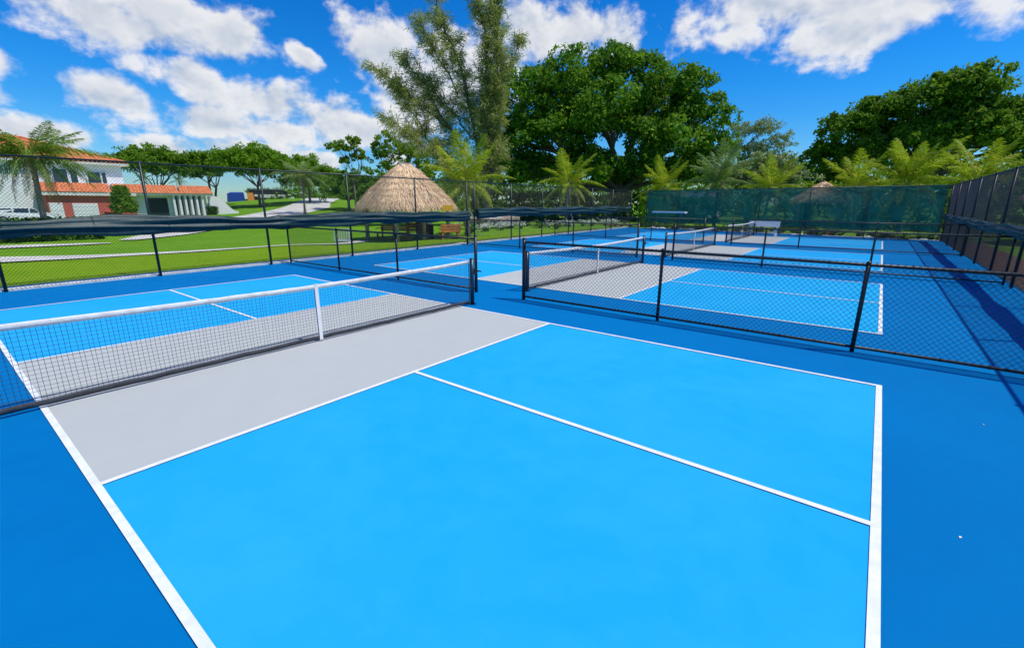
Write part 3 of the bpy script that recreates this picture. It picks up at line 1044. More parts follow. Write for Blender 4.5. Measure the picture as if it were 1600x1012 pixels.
casuarina('tall feathery grey green tree whose top leaves the frame, left of the huge middle tree', (-23.9, 33.0),
          [(.6, 0, 2.2, 23.5, .32, 6.5, 1.25), (.5, 5.0, .2, 22.5, .16, 4.5, 1.3), (.3, 5.0, -3.4, 19.8, .18, 4.2, 1.35), (-1.6, 11.5, -5.0, 17.2, .08, 4.5, 1.1), (.2, 4.8, -6.4, 15.0, .17, 4.2, 1.3), (-3.0, 9.0, -8.9, 13.6, .09, 4.6, 1.15),
           (0, 3.2, -8.0, 9.4, .13, 4.4, 1.3), (-3.5, 6.0, -7.2, 12.0, .07, 4.5, 1.1), (.5, 8, 4.0, 16.4, .12, 3.6, 1.0), (.3, 3, 1.9, 9.5, .12, 5, 1.2), (0, 2, -4.0, 7.6, .12, 6, 1.35), (-.5, 8, -4.2, 13, .08, 4, 1.1)], 81)


# ------------------------------------------------------------------ palms
def frond_mesh(name, L, droop, leaf_l, hang, n, m, seed):
    """one pinnate frond along +X from the origin"""
    rg = np.random.default_rng(seed)
    Q = []
    pts = []
    for i in range(13):
        t = i / 12
        pts.append(np.array([L * (t - .10 * droop * t ** 2.5), .03 * L * math.sin(2 * t), -L * droop * t ** 2.1 * .55]))
    pts = np.array(pts)
    mb = MB()
    for side in (-1, 1):
        for k in range(n):
            t = .10 + .89 * (k + rg.uniform(0, .6)) / n
            j = min(11, int(t * 12))
            o = pts[j] + (pts[j + 1] - pts[j]) * (t * 12 - j)
            T = pts[j + 1] - pts[j]
            T /= np.linalg.norm(T)
            ll = leaf_l * (math.sin(math.pi * min(1, .18 + .80 * t)) ** .7) * rg.uniform(.8, 1.15)
            d1 = T * .55 + np.array([0, side * .85, .10 - hang * .3]) + rg.normal(0, .17, 3)
            d1 /= np.linalg.norm(d1)
            d2 = T * .45 + np.array([0, side * (.75 - hang * .45), -hang]) + rg.normal(0, .22, 3)
            d2 /= np.linalg.norm(d2)
            wv = T * (leaf_l * .034)
            p1 = o + d1 * ll * .45
            p2 = p1 + d2 * ll * .55
            i0 = mb.n
            mb.add([o - wv * .5, o + wv * .5, p1 + wv, p1 - wv, p2], [(0, 1, 2, 3), (3, 2, 4)])
    me = mb.mesh(name, m)
    me.materials.append(M['rachis'])
    n0 = len(me.polygons)
    # stalk
    mb2 = MB()
    mb2.add(np.concatenate(mb.v), mb.f)
    mb2.tube([tuple(p) for p in pts], [.028 * L / 3 * (1 - .85 * i / 12) for i in range(13)], 5)
    me2 = mb2.mesh(name, m)
    me2.materials.append(M['rachis'])
    ids = np.zeros(len(me2.polygons), np.int32)
    ids[n0:] = 1
    me2.polygons.foreach_set('material_index', ids)
    bpy.data.meshes.remove(me)
    return me2


FR_M = {k: [frond_mesh('frond', 3.0, d_, 0.84, hg, 52, M[k], 100 + i) for i, (d_, hg) in enumerate(((.40, .55), (.85, .90), (1.25, 1.15), (1.6, 1.3)))] for k in ('frond', 'frond_dark', 'frond_grey', 'frond_dead')}


def palm(label, xy, zc, scale, nf, kind, seed, lean=(0, 0), upright=.5, trunk_r=.13, name='coconut_palm', maxdroop=3, group='palms around the courts', coco=False):
    rg = np.random.default_rng(seed)
    x, y = xy
    z0 = gh(x, y) - .05
    t = thing(name, label, 'palm', (x, y, z0), group=group)
    h = zc - z0
    top = np.array([lean[0], lean[1], h])
    pts, rad = [], []
    nseg = 14
    for i in range(nseg + 1):
        u = i / nseg
        pts.append((lean[0] * u ** 1.6, lean[1] * u ** 1.6, h * u - .1 * (i == 0)))
        rad.append(trunk_r * (1.5 - .5 * min(1, u * 5) - .25 * u) * (1.05 if i % 2 else .97))
    MB().tube(pts, rad, 10).build('trunk', M['palm_bark'], t, True)
    MB().tube([tuple(top - np.array([0, 0, .25])), tuple(top + np.array([0, 0, .1])), tuple(top + np.array([0, 0, .35]))], [trunk_r * .9, trunk_r * 1.15, trunk_r * .3], 8).build('crown_shaft', M['rachis'], t, True)
    for i in range(nf):
        u = (i + .5) / nf                     # 0 = young and upright, 1 = old and hanging
        elev = R(82) * (1 - u) ** .8 * upright * 1.5 + R(-28) * u ** 1.5
        elev = min(elev, R(80))
        azm = i * 2.399963 + rg.normal(0, .15)
        k = min(maxdroop, int(u * 4 + rg.uniform(-.4, .4)) if u > .1 else 0)
        me = FR_M['frond_dead' if (u > .86 and rg.uniform() < .6) else kind][max(0, k)]
        f = obj('frond', me, t)
        f.location = tuple(top + np.array([0, 0, .12 * (1 - u)]))
        f.rotation_euler = (rg.normal(0, .15), -elev, azm)
        s = scale * rg.uniform(.82, 1.1) * (.75 + .35 * math.sin(math.pi * min(1, u + .25)))
        f.scale = (s, s * 1.0, s)
    if coco:
        for i in range(6):
            a = i * 1.05
            mbq = MB()
            mbq.dome((0, 0, 0), .10, .12, 8)
            q = mbq.build('coconut', M['frond'], t, True)
            q.location = tuple(top + np.array([.2 * math.cos(a), .2 * math.sin(a), -.18]))
    return t


palm('drooping green palm at the left edge in front of the white building', (-29.3, 4.05), 4.25, .95, 30, 'frond_dark', 201, (.0, .12), .40, .15, name='queen_palm')
palm('large yellow green coconut palm right beside the thatched hut', (-14.75, 21.9), 3.0, 1.05, 20, 'frond', 202, (.0, .05), .66, .15, coco=True)
palm('yellow green coconut palm left of the far fence opening, before the huge middle tree', (-17.1, 37.9), 3.6, 1.1, 17, 'frond', 203, (.1, .1), .62, .14, coco=True)
palm('coconut palm just above the left end of the green windscreen', (-10.6, 46.4), 3.3, 1.1, 19, 'frond', 204, (-.4, 0), .66, .13)
palm('greyish tall spiky palm, second above the green windscreen from its left end', (-6.0, 46.6), 3.7, 1.2, 22, 'frond_grey', 205, (0, 0), .82, .13, name='date_palm', maxdroop=2)
palm('small yellow palm, third above the green windscreen from its left end', (-1.9, 46.8), 3.2, 1.0, 18, 'frond', 206, (.3, 0), .62, .12)
palm('small palm just right of the distant thatched hut', (4.7, 47.5), 3.2, 1.05, 18, 'frond', 207, (-.3, .2), .6, .12)
palm('largest spiky green palm above the right end of the green windscreen', (7.6, 45.4), 3.3, 1.15, 24, 'frond', 208, (0, 0), .78, .16, name='date_palm', maxdroop=2)
palm('palm above the far right corner where the two tall fences meet', (10.6, 41.5), 3.2, 1.05, 18, 'frond', 209, (.2, -.2), .62, .13)
palm('yellow green palm behind the top of the right fence', (14.2, 41.0), 3.4, .9, 14, 'frond', 210, (0, 0), .6, .13)
palm('grey green palm with hanging fronds beside the driveway on the lawn rise', (-55.2, 32.8), 5.4, 1.1, 20, 'frond_grey', 211, (0, .2), .40, .14, name='queen_palm')
palm('small palm top showing over the clubhouse wing roof, left one', (-78.0, 21.4), 5.0, .55, 12, 'frond_dark', 212, (0, 0), .6, .1)
palm('small palm top showing over the clubhouse wing roof, right one', (-78.0, 25.8), 5.0, .5, 12, 'frond_dark', 213, (0, 0), .6, .1)


# ------------------------------------------------------------------ hedges, shrubs, flowers
def shrub(name, label, boxes, leaf, n, size, seed, cat='shrub', group=None, part='foliage', stems=True):
    """boxes: (cx, cy, z0, sx, sy, sz) volumes filled with leaves, denser at the outside"""
    rg = np.random.default_rng(seed)
    c0 = boxes[0]
    base = (c0[0], c0[1], gh(c0[0], c0[1]))
    t = thing(name, label, cat, base, group=group)
    cen = []
    tot = sum(b[3] * b[4] + b[3] * b[5] + b[4] * b[5] for b in boxes)
    for b in boxes:
        k = max(6, int(n * (b[3] * b[4] + b[3] * b[5] + b[4] * b[5]) / tot))
        p = rg.uniform(-1, 1, (k, 3))
        ax = rg.integers(0, 3, k)
        p[np.arange(k), ax] = np.sign(p[np.arange(k), ax]) * rg.uniform(.75, 1.02, k)
        cen.append(np.array([b[0] - base[0], b[1] - base[1], b[2] + b[5] / 2 - base[2]]) + p * np.array([b[3], b[4], b[5]]) / 2)
    cen = np.concatenate(cen)
    obj(part, quads_mesh(part, leaves(cen, np.full(len(cen), size * 1.5), 9, size, rg), leaf), t, 'stuff')
    if stems:
        mb = MB()
        for b in boxes:
            for i in range(max(2, int(b[3] + b[4]))):
                q = np.array([b[0] - base[0], b[1] - base[1], 0]) + rg.uniform(-.4, .4, 3) * np.array([b[3], b[4], 0])
                limb(mb, q + np.array([0, 0, -.05]), q + np.array([rg.normal(0, .1), rg.normal(0, .1), b[2] - base[2] + b[5] * .8]), .025, .008, rg, .05, 4, 5)
        mb.build('stems', M['bark'], t)
    return t


shrub('hedge', 'low dark green hedge behind the rolled windscreen at the left edge', [(-29.6, y, 0, 1.3, 2.4, 1.12) for y in np.arange(-8, 7, 2.2)], M['hedge'], 1500, .13, 301, 'hedge')
shrub('hedge', 'small square clipped hedge beside the curved white wall', [(-63.0, 24.3, .4, 1.0, 1.0, 1.0)], M['hedge'], 160, .15, 302, 'hedge')
t = thing('planter', 'white planter box with a tapering green shrub in front of the clubhouse', 'planter', (-39.5, 9.9, gh(-39.5, 9.9)))
MB().box((0, 0, .45), (1.25, 1.25, .9)).build('box', M['white'], t)
MB().box((0, 0, .93), (1.36, 1.36, .08)).build('rim', M['white'], t)
rg = np.random.default_rng(303)
cen = []
for i in range(420):
    u = rg.uniform(0, 1)
    a = rg.uniform(0, 6.28)
    r_ = (.88 - .62 * u ** 1.4) * rg.uniform(.7, 1.05) * (.7 + .3 * min(1, u * 4))
    cen.append((r_ * math.cos(a), r_ * math.sin(a), 1.28 + 1.9 * u))
cen = np.array(cen)
obj('shrub', quads_mesh('shrub', leaves(cen, np.full(len(cen), .2), 10, .14, rg), M['mid']), t, 'stuff')

# bed behind the far fence: low leafy plants, rocks and flowers in a row
rg = np.random.default_rng(310)


def tuft_mesh(name, m, n, L, seed, wide=.05):
    r_ = np.random.default_rng(seed)
    mb = MB()
    for i in range(n):
        a = r_.uniform(0, 6.28)
        e = r_.uniform(.45, 1.35)
        l_ = L * r_.uniform(.6, 1.15)
        d = np.array([math.cos(a) * math.cos(e), math.sin(a) * math.cos(e), math.sin(e)])
        s = np.array([-math.sin(a), math.cos(a), 0]) * wide
        m1 = d * l_ * .55
        m2 = m1 + (d * np.array([1.25, 1.25, .35])) * l_ * .5
        mb.add([-s * .5, s * .5, m1 + s, m1 - s, m2], [(0, 1, 2, 3), (3, 2, 4)])
    return mb.mesh(name, m)


def rock_mesh(seed):
    r_ = np.random.default_rng(seed)
    mb = MB()
    vs, fs = [], []
    for i in range(5):
        for k in range(8):
            t_, a = (i / 4 - .5) * math.pi * .96, k * math.pi / 4
            q = r_.uniform(.8, 1.2)
            vs.append((math.cos(t_) * math.cos(a) * q, math.cos(t_) * math.sin(a) * q * .8, math.sin(t_) * .55 * q + .3))
    for i in range(4):
        for k in range(8):
            fs.append((i * 8 + k, i * 8 + (k + 1) % 8, (i + 1) * 8 + (k + 1) % 8, (i + 1) * 8 + k))
    fs += [tuple(range(8))[::-1], tuple(range(32, 40))]
    return mb.add(vs, fs).mesh('rock', M['kerb'])


TUFT = [tuft_mesh('leaf_tuft', M['hedge'], 34, .55, 1), tuft_mesh('leaf_tuft', M['brom'], 26, .5, 2), tuft_mesh('leaf_tuft', M['redleaf'], 26, .45, 3), tuft_mesh('leaf_tuft', M['mid'], 40, .75, 4)]
ROCK = [rock_mesh(5), rock_mesh(6), rock_mesh(7)]
TN = ['dark leafy plant in the bed at the foot of the green windscreen', 'pale variegated plant in the bed at the foot of the green windscreen', 'red leaved plant in the bed at the foot of the green windscreen', 'tall mid green plant in the bed at the foot of the green windscreen']
for i in range(74):
    u = rg.uniform(.09, 1.0)
    x, y = FL[0] + (FR[0] - FL[0]) * u, FL[1] + (FR[1] - FL[1]) * u
    off = rg.uniform(.35, 1.6)
    k = rg.choice(4, p=[.5, .14, .06, .30])
    o = obj('bedding_plant', TUFT[k])
    o.location = (x + .15 * off, y + off, -.03)
    s = rg.uniform(.65, 1.25)
    o.scale = (s, s, s)
    o.rotation_euler = (0, 0, rg.uniform(0, 6.28))
    tag(o, TN[k], 'plant', 'bedding plants, ' + ('dark', 'pale', 'red', 'tall')[k])
for i in range(26):
    u = rg.uniform(.1, 1.0)
    o = obj('rock', ROCK[i % 3])
    o.location = (FL[0] + (FR[0] - FL[0]) * u, FL[1] + (FR[1] - FL[1]) * u + rg.uniform(.25, .5), -.06)
    s = rg.uniform(.10, .24)
    o.scale = (s * 1.4, s, s)
    o.rotation_euler = (0, 0, rg.uniform(-.5, .5))
    tag(o, 'pale edging stone under the bottom edge of the green windscreen', 'stone', 'edging stones under the windscreen')
# flower bed left of the courts
FLW = []
for sd in (1, 2):
    r_ = np.random.default_rng(sd + 40)
    cen = r_.normal(0, .20, (90, 3)) * np.array([1.3, 1.3, .5]) + np.array([0, 0, .42])
    FLW.append(quads_mesh('blossom', leaves(cen, np.full(90, .05), 5, .10, r_), M['flower']))
FLOW = [(-17.3, 25.2), (-17.0, 26.2), (-17.6, 27.2), (-17.2, 28.4), (-17.9, 29.5), (-18.1, 23.9), (-18.3, 30.8), (-18.9, 32.0), (-17.5, 31.4), (-16.4, 34.0), (-16.2, 35.4), (-15.9, 36.6), (-15.4, 38.2), (-15.2, 39.6), (-14.6, 41.0), (-14.2, 42.2), (-14.9, 42.6)]
for i, (x, y) in enumerate(FLOW):
    far = i > 8
    t = thing('white_flower_bush', 'white flowering bush in the far row left of the fence opening' if far else 'white flowering bush in the bed by the old wooden boat', 'flowers', (x, y, gh(x, y)), rg.uniform(0, 6), 'white flowers far along the fence' if far else 'white flowers by the boat')
    f = obj('foliage', TUFT[3], t)
    f.scale = (.75, .75, .7)
    obj('blossom', FLW[i % 2], t, 'stuff')
for i, (x, y) in enumerate([(-15.0, 33.0), (-16.8, 33.2), (-18.2, 34.8), (-19.6, 27.4), (-16.4, 24.0), (-20.4, 25.6), (-18.6, 37.0), (-15.8, 40.6), (-13.6, 43.4), (-19.8, 35.4)]):
    o = obj('garden_plant', TUFT[(0, 3, 1)[i % 3]], loc=(x, y, gh(x, y)))
    o.scale = (1.5, 1.5, 1.35)
    o.rotation_euler = (0, 0, i * 1.3)
    tag(o, ['dark arching garden plant in the bed beyond the left fence', 'tall green garden plant in the bed beyond the left fence', 'pale striped garden plant in the bed beyond the left fence'][i % 3], 'plant', 'garden plants beyond the left fence, ' + 'abc'[i % 3])
for i, (x, y) in enumerate([(-12.2, 39.6), (-11.6, 40.3), (-12.9, 38.8), (-13.2, 40.4)]):
    o = obj('red_plant', TUFT[2], loc=(x, y, gh(x, y)))
    o.scale = (1.2, 1.2, .8)
    tag(o, 'low red leaved plant outside the far left corner of the courts', 'plant', 'red plants at the far left corner')
shrub('opening_shrub', 'bright green leafy shrub showing through the opening left of the green windscreen', [(-10.3, 41.5, 0, 1.6, 1.6, 2.6), (-9.2, 42.3, 0, 1.6, 1.5, 1.6)], M['bright'], 420, .16, 320)
shrub('understorey_shrub', 'dark shrubs massed at the foot of the huge middle tree', [(-27, 47, 0, 6, 3, 3.2), (-21, 49.5, 0, 6, 3, 2.8), (-15, 51.5, 0, 6, 3, 3.0), (-31, 43, 0, 5, 3, 3.6), (-10, 53, 0, 5, 3, 2.6)], M['hedge'], 1500, .30, 321)
shrub('understorey_shrub', 'yellow green shrubs behind the palms at the right', [(3, 52, 0, 5, 2.5, 3.8), (8, 50.5, 0, 5, 2.5, 4.0), (13, 49, 0, 5, 2.5, 4.2), (-2, 53, 0, 5, 2.5, 3.4), (17.5, 46, 0, 4, 3, 4.4)], M['pine'], 1400, .28, 322)
shrub('understorey_shrub', 'dark hedge mass beyond the right fence', [(15.5, y, 0, 2.6, 3.6, 3.3) for y in np.arange(10, 42, 3.4)], M['hedge'], 2300, .24, 323)

# far belt of trees that reads as one mass
rg = np.random.default_rng(330)
cen, rad = [], []
for i in range(1050):
    a = rg.uniform(-67, 14)
    D = rg.uniform(84, 104) if a > -54 else rg.uniform(116, 130)
    cen.append((CAM[0] + D * math.sin(R(a)), CAM[1] + D * math.cos(R(a)), rg.uniform(.3, 5.2 + 3.2 * sstep(-48, -40, a)) + .8 * math.sin(a * .5)))
    rad.append(rg.uniform(1.1, 2.2))
o = obj('far_woodland', quads_mesh('far_woodland', leaves(np.array(cen), np.array(rad), 46, .5, rg), M['mid']), kind='stuff')
tag(o, 'green belt of distant trees closing the view behind the palms', 'woodland')


# ------------------------------------------------------------------ thatched huts
def hut(label, xy, hx, hy, ze, zt, ridge, seed, nst, name='thatched_hut', px=None, py=None, rz=0.0):
    rg = np.random.default_rng(seed)
    x, y = xy
    t = thing(name, label, 'hut', (x, y, gh(x, y)), rz, 'thatched huts')
    px = px or hx - .75
    py = py or hy - .6
    # roof shell: rounded rectangle eave closing onto a short ridge, slightly bulging
    K, J = 48, 9

    def surf(u, v):
        """u around, v 0 at the eave to 1 at the ridge"""
        a = u * 2 * math.pi
        ca, sa = math.cos(a), math.sin(a)
        e = .62
        ex, ey = hx * math.copysign(abs(ca) ** e, ca), hy * math.copysign(abs(sa) ** e, sa)
        rx, ry = .10 * ca, ridge * sa
        k = v ** .92
        bul = 1 + .15 * math.sin(math.pi * v)
        return np.array([(ex + (rx - ex) * k) * bul, (ey + (ry - ey) * k) * bul, ze + (zt - ze) * (v ** 1.02)])
    vs = [surf(k / K, j / (J - 1)) for j in range(J) for k in range(K)]
    fs = [(j * K + k, j * K + (k + 1) % K, (j + 1) * K + (k + 1) % K, (j + 1) * K + k) for j in range(J - 1) for k in range(K)]
    vs2 = [p * np.array([.96, .96, 1]) - np.array([0, 0, .16]) for p in vs]
    n = len(vs)
    fs2 = [tuple(i + n for i in f)[::-1] for f in fs] + [(k, k + n, (k + 1) % K + n, (k + 1) % K) for k in range(K)]
    roof = MB().add(vs + vs2, fs + fs2).build('roof', M['thatch_core'], t, True)
    Q = []
    for i in range(nst):
        u = rg.uniform()
        v = rg.uniform(-.0, 1) ** 1.25
        if i < nst * .16:
            v = rg.uniform(0, .05)
        p = surf(u, max(0, v))
        q = surf(u, max(0, v - .12))
        dn = q - p
        if v < .13:
            dn = surf(u, 0) - surf(u, .14)
        dn = dn / (np.linalg.norm(dn) + 1e-9)
        s = surf(u + .004, max(0, v)) - p
        s /= np.linalg.norm(s) + 1e-9
        nr = np.cross(s, dn)
        nr /= np.linalg.norm(nr) + 1e-9
        if nr[2] < 0:
            nr = -nr
        L = rg.uniform(.22, .60) * (.55 if v < .06 else 1.25 if v < .3 else 1)
        lay = (v * 7) % 1.0
        dn2 = dn + s * rg.normal(0, .20) + nr * rg.normal(.08, .07)
        if v < .06:
            dn2 = dn2 + np.array([0, 0, -rg.uniform(0, 1.2)])
        wv = s * rg.uniform(.007, .020)
        o_ = p + nr * (rg.uniform(.0, .04) + .07 * (1 - lay))
        e_ = o_ + dn2 * L
        Q.append([o_ - wv, o_ + wv, e_ + wv * .3, e_ - wv * .3])
    obj('thatch', quads_mesh('thatch', np.array(Q), M['thatch']), roof, 'stuff')
    mb = MB()
    for i in range(14):
        yy = -ridge + 2 * ridge * i / 13
        mb.tube([(-.42, yy + rg.normal(0, .06), zt - .30), (-.05, yy, zt + .06 + rg.uniform(0, .06)), (.42, yy + rg.normal(0, .06), zt - .30)], .045, 6)
    mb.build('ridge_cap', M['cypress'], roof)
    for sx in (-1, 1):
        for sy in (-1, 0, 1) if hy > 2.4 else (-1, 1):
            MB().tube([(sx * px, sy * py, -.1), (sx * px + .02, sy * py, ze * .6), (sx * px, sy * py, ze + .25)], [.16, .145, .14], 10).build('post', M['hutpost'], t, True)
        MB().tube([(sx * px, -py - .3, ze + .08), (sx * px, py + .3, ze + .08)], .07, 8).build('beam', M['cypress'], t, True)
    for sy in (-1, 1):
        MB().tube([(-px - .3, sy * py, ze + .2), (px + .3, sy * py, ze + .2)], .065, 8).build('beam', M['cypress'], t, True)
    return t


hut('large thatched hut with straw roof beyond the left fence', (-15.75, 17.85), 2.15, 2.6, 1.93, 4.22, .45, 401, 21000, px=1.35, py=1.95)
hut('distant thatched hut seen through the green windscreen', (2.05, 49.2), 2.2, 2.2, 2.35, 3.95, .2, 402, 4500)
hut('thatched hut tip above the right fence at the edge of the photo', (14.6, 37.2), 2.2, 2.2, 2.5, 4.15, .2, 403, 3500)


def bench(label, loc, rz, L, m, name='bench', back=.42):
    t = thing(name, label, 'bench', loc, rz)
    for i in range(3):
        MB().box((0, -.18 + .16 * i, .44), (L, .14, .035)).build('slat', m, t)
    n = 3 if back > .3 else 2
    for i in range(n):
        MB().box((0, .27 + .015 * i, .56 + back / n * i), (L, .03, back / n * .88)).build('slat', m, t)
    for s in (-1, 1):
        MB().box((s * (L / 2 - .12), -.2, .21), (.07, .07, .42)).build('leg', m, t)
        MB().box((s * (L / 2 - .12), .235, .21 + back / 2), (.07, .05, .42 + back)).build('leg', m, t)
        MB().box((s * (L / 2 - .12), .02, .395), (.05, .46, .05)).build('seat_bearer', m, t)
        MB().box((s * (L / 2 - .06), -.02, .66), (.06, .5, .04)).build('arm_rest', m, t)
    return t


bench('long reddish brown bench at the left under the thatched hut', (-15.6, 16.5, gh(-15.6, 16.5)), R(14), 2.0, M['teak2'], back=.34)
bench('dark brown high backed bench beside the middle hut post', (-14.75, 17.7, gh(-14.7, 17.7)), R(60), 1.3, M['teak2'], back=.5)
bench('bright orange wooden bench under the right side of the thatched hut', (-13.35, 18.9, gh(-13.3, 18.9)), R(-115), 1.25, M['teak'], back=.42)
t = thing('cooler_stand', 'white drinks cooler on a dark cabinet under the thatched hut', 'cooler', (-14.9, 18.55, gh(-14.9, 18.5)), R(55))
MB().box((0, 0, .42), (.7, .5, .84)).build('cabinet', M['dark'], t)
MB().box((0, 0, .97), (.62, .42, .26), taper=.94).build('cooler_box', M['white'], t)
MB().box((0, 0, 1.12), (.64, .44, .035)).build('lid', M['white'], t)
t = thing('hanging_sign', 'plain yellow board hanging from the right eave of the thatched hut', 'sign', (-13.15, 18.6, 1.74), R(60))
MB().box((0, 0, 0), (.62, .03, .30)).build('board', M['yellow'], t)
for s in (-1, 1):
    MB().tube([(s * .22, 0, .15), (s * .22, 0, .40)], .006, 5).build('chain', M['dark'], t)
# leaning poles near the palms
for i, (a, b, lb) in enumerate([((-14.2, 22.6, 0), (-14.7, 21.95, 1.9), 'pale timber prop leaning on the palm beside the thatched hut, right one'), ((-14.9, 21.0, 0), (-14.8, 21.85, 1.9), 'pale timber prop leaning on the palm beside the thatched hut, left one'), ((-16.2, 38.2, 0), (-17.0, 37.9, 2.0), 'pale timber prop leaning on the palm by the far fence opening')]):
    o = MB().box((0, 0, 0), (.07, .05, (Vector(b) - Vector(a)).length)).build('palm_prop', M['white'])
    d = Vector(b) - Vector(a)
    o.rotation_euler = d.to_track_quat('Z', 'Y').to_euler()
    o.location = (Vector(a) + Vector(b)) / 2 + Vector((0, 0, gh(a[0], a[1])))
    tag(o, lb, 'timber prop', 'props on the palms')

# white slatted rack on the lawn
t = thing('slatted_rack', 'white slatted rack standing on the grass left of the thatched hut', 'rack', (-16.6, 13.9, gh(-16.6, 13.9)), R(40))
for s in (-1, 1):
    MB().box((s * .40, 0, .36), (.05, .05, .72)).build('leg', M['white'], t)
for i in range(5):
    MB().box((-.27 + .135 * i, 0, .42), (.055, .022, .50)).build('slat', M['white'], t)
for z in (.15, .69):
    MB().box((0, 0, z), (.75, .04, .05)).build('rail', M['white'], t)
MB().box((0, .17, .06), (.85, .4, .05)).build('foot', M['white'], t)

# old boat used as a garden ornament
t = thing('wooden_boat', 'weathered wooden boat with a small white cabin in the flower bed', 'boat', (-19.6, 30.0, gh(-19, 30) + .12), R(72))
secs = []
for i in range(13):
    u = i / 12
    xx = -2.6 + 5.2 * u
    wd = .85 * (math.sin(math.pi * min(1, .22 + .78 * (1 - u) ** .8 if u > .4 else .22 + .6 * u + .25)) ** .6 if 0 < u < 1 else .12)
    wd = .16 + .74 * math.sin(math.pi * (.12 + .86 * (1 - u))) ** .75
    zt_ = .72 + .30 * (2 * u - 1) ** 2 + .22 * max(0, u - .5)
    secs.append([(xx, 0, .02), (xx, wd * .55, .10), (xx, wd * .92, zt_ * .55), (xx, wd, zt_), (xx, wd - .06, zt_), (xx, wd * .5, zt_ * .55), (xx, 0, zt_ * .5)])
vs, fs = [], []
for s_ in secs:
    ring = s_ + [(p[0], -p[1], p[2]) for p in s_[-2:0:-1]]
    vs += ring
n = 12
for i in range(12):
    for k in range(n):
        fs.append((i * n + k, i * n + (k + 1) % n, (i + 1) * n + (k + 1) % n, (i + 1) * n + k))
fs += [tuple(range(n)), tuple(range(12 * n, 13 * n))]
MB().add(vs, fs).build('hull', M['hull'], t, True)
cb = MB().box((.1, 0, 1.02), (1.2, .95, .62)).build('cabin', M['white'], t)
MB().box((.1, 0, 1.36), (1.5, 1.15, .06)).build('cabin_roof', M['white'], cb)
for s in (-1, 1):
    for xx in (-.2, .35):
        MB().box((xx, s * .479, 1.08), (.32, .012, .28)).build('window', M['glass'], cb)
MB().tube([(-2.1, 0, .7), (-2.1, 0, 1.5)], .03, 6).build('mast', M['white'], t)
for xx in (-1.4, 1.4):
    MB().box((xx, 0, .0), (.18, 1.2, .26)).build('cradle', M['teak2'], t)

# ------------------------------------------------------------------ furniture at the far end of the courts
t = thing('bench', 'white backed bench on the last court beside its net', 'bench', (.45, 33.75, .0), R(-8))
MB().box((0, -.1, .45), (1.85, .42, .05)).build('seat', M['white'], t)
MB().box((0, .16, .76), (1.85, .05, .36), rx=R(-8)).build('backrest', M['white'], t)
for s in (-1, 1):
    MB().box((s * .8, -.1, .21), (.08, .40, .42)).build('leg', M['white'], t)
    MB().box((s * .8, .135, .55), (.06, .04, .34), rx=R(-8)).build('back_support', M['white'], t)
t = thing('counter_table', 'long narrow white topped table in front of the left end of the green windscreen', 'table', (-6.75, 36.4, 0), R(-8))
MB().box((0, 0, 1.36), (2.75, .42, .12)).build('table_top', M['white'], t)
for s in (-1, 1):
    for q in (-1, 1):
        MB().tube([(s * 1.2, q * .14, 0), (s * 1.2, q * .14, 1.30)], .022, 8).build('leg', M['green_black'], t)
    MB().tube([(s * 1.2, -.14, .3), (s * 1.2, .14, .3)], .016, 6).build('stretcher', M['green_black'], t)

# ------------------------------------------------------------------ clubhouse
bx0 = -65.0
t = thing('clubhouse', 'white two storey building with orange tile roof and coral garage wing', 'building', (bx0, 10, .3))


def part(name, m, c, s, parent=t, **k):
    return MB().box((c[0] - bx0, c[1] - 10, c[2] - .3), s, **k).build(name, m, parent)


w1 = part('wall', M['stucco'], (-72.0, -1.0, 3.15), (14.0, 34.2, 6.0))


def tile_roof(name, corners_low, corners_high, parent, rolls, thick=.09):
    """ridged clay tile slope between an eave line and a ridge line"""
    a, b = [np.array(p, float) for p in corners_low]
    c, d = [np.array(p, float) for p in corners_high]
    n = rolls * 6
    vs, fs = [], []
    J = 5
    nr = np.cross(b - a, c - a)
    nr /= np.linalg.norm(nr)
    if nr[2] < 0:
        nr = -nr
    for j in range(J + 1):
        for i in range(n + 1):
            u, v = i / n, j / J
            p = (a + (b - a) * u) * (1 - v) + (c + (d - c) * u) * v
            p = p + nr * thick * (abs(math.sin(math.pi * u * rolls)) + .25)
            vs.append(p - np.array([bx0, 10, .3]))
    for j in range(J):
        for i in range(n):
            fs.append((j * (n + 1) + i, j * (n + 1) + i + 1, (j + 1) * (n + 1) + i + 1, (j + 1) * (n + 1) + i))
    return MB().add(vs, fs).build(name, M['tile'], parent)


E0, E1, ZE = -18.8, 16.7, 6.25
rf = part('roof', M['cream'], (-72.0, -1.05, 6.2), (15.2, 35.6, .22))
tile_roof('tile_slope', ((-64.4, E0, ZE + .08), (-64.4, E1, ZE + .08)), ((-72, E0 + 7.6, 8.95), (-72, E1 - 7.6, 8.95)), rf, 90)
tile_roof('tile_slope', ((-79.6, E0, ZE + .08), (-79.6, E1, ZE + .08)), ((-72, E0 + 7.6, 8.95), (-72, E1 - 7.6, 8.95)), rf, 60)
tile_roof('tile_slope', ((-64.4, E1, ZE + .08), (-79.6, E1, ZE + .08)), ((-72, E1 - 7.6, 8.95), (-72.01, E1 - 7.6, 8.95)), rf, 40)
tile_roof('tile_slope', ((-64.4, E0, ZE + .08), (-79.6, E0, ZE + .08)), ((-72, E0 + 7.6, 8.95), (-72.01, E0 + 7.6, 8.95)), rf, 40)
hp = [(-64.4, E1, ZE + .2), (-72, E1 - 7.6, 9.07), (-72, E0 + 7.6, 9.07)]
MB().tube([tuple(np.array(p) - np.array([bx0, 10, .3])) for p in hp], .16, 8).build('ridge_tiles', M['tile'], rf)
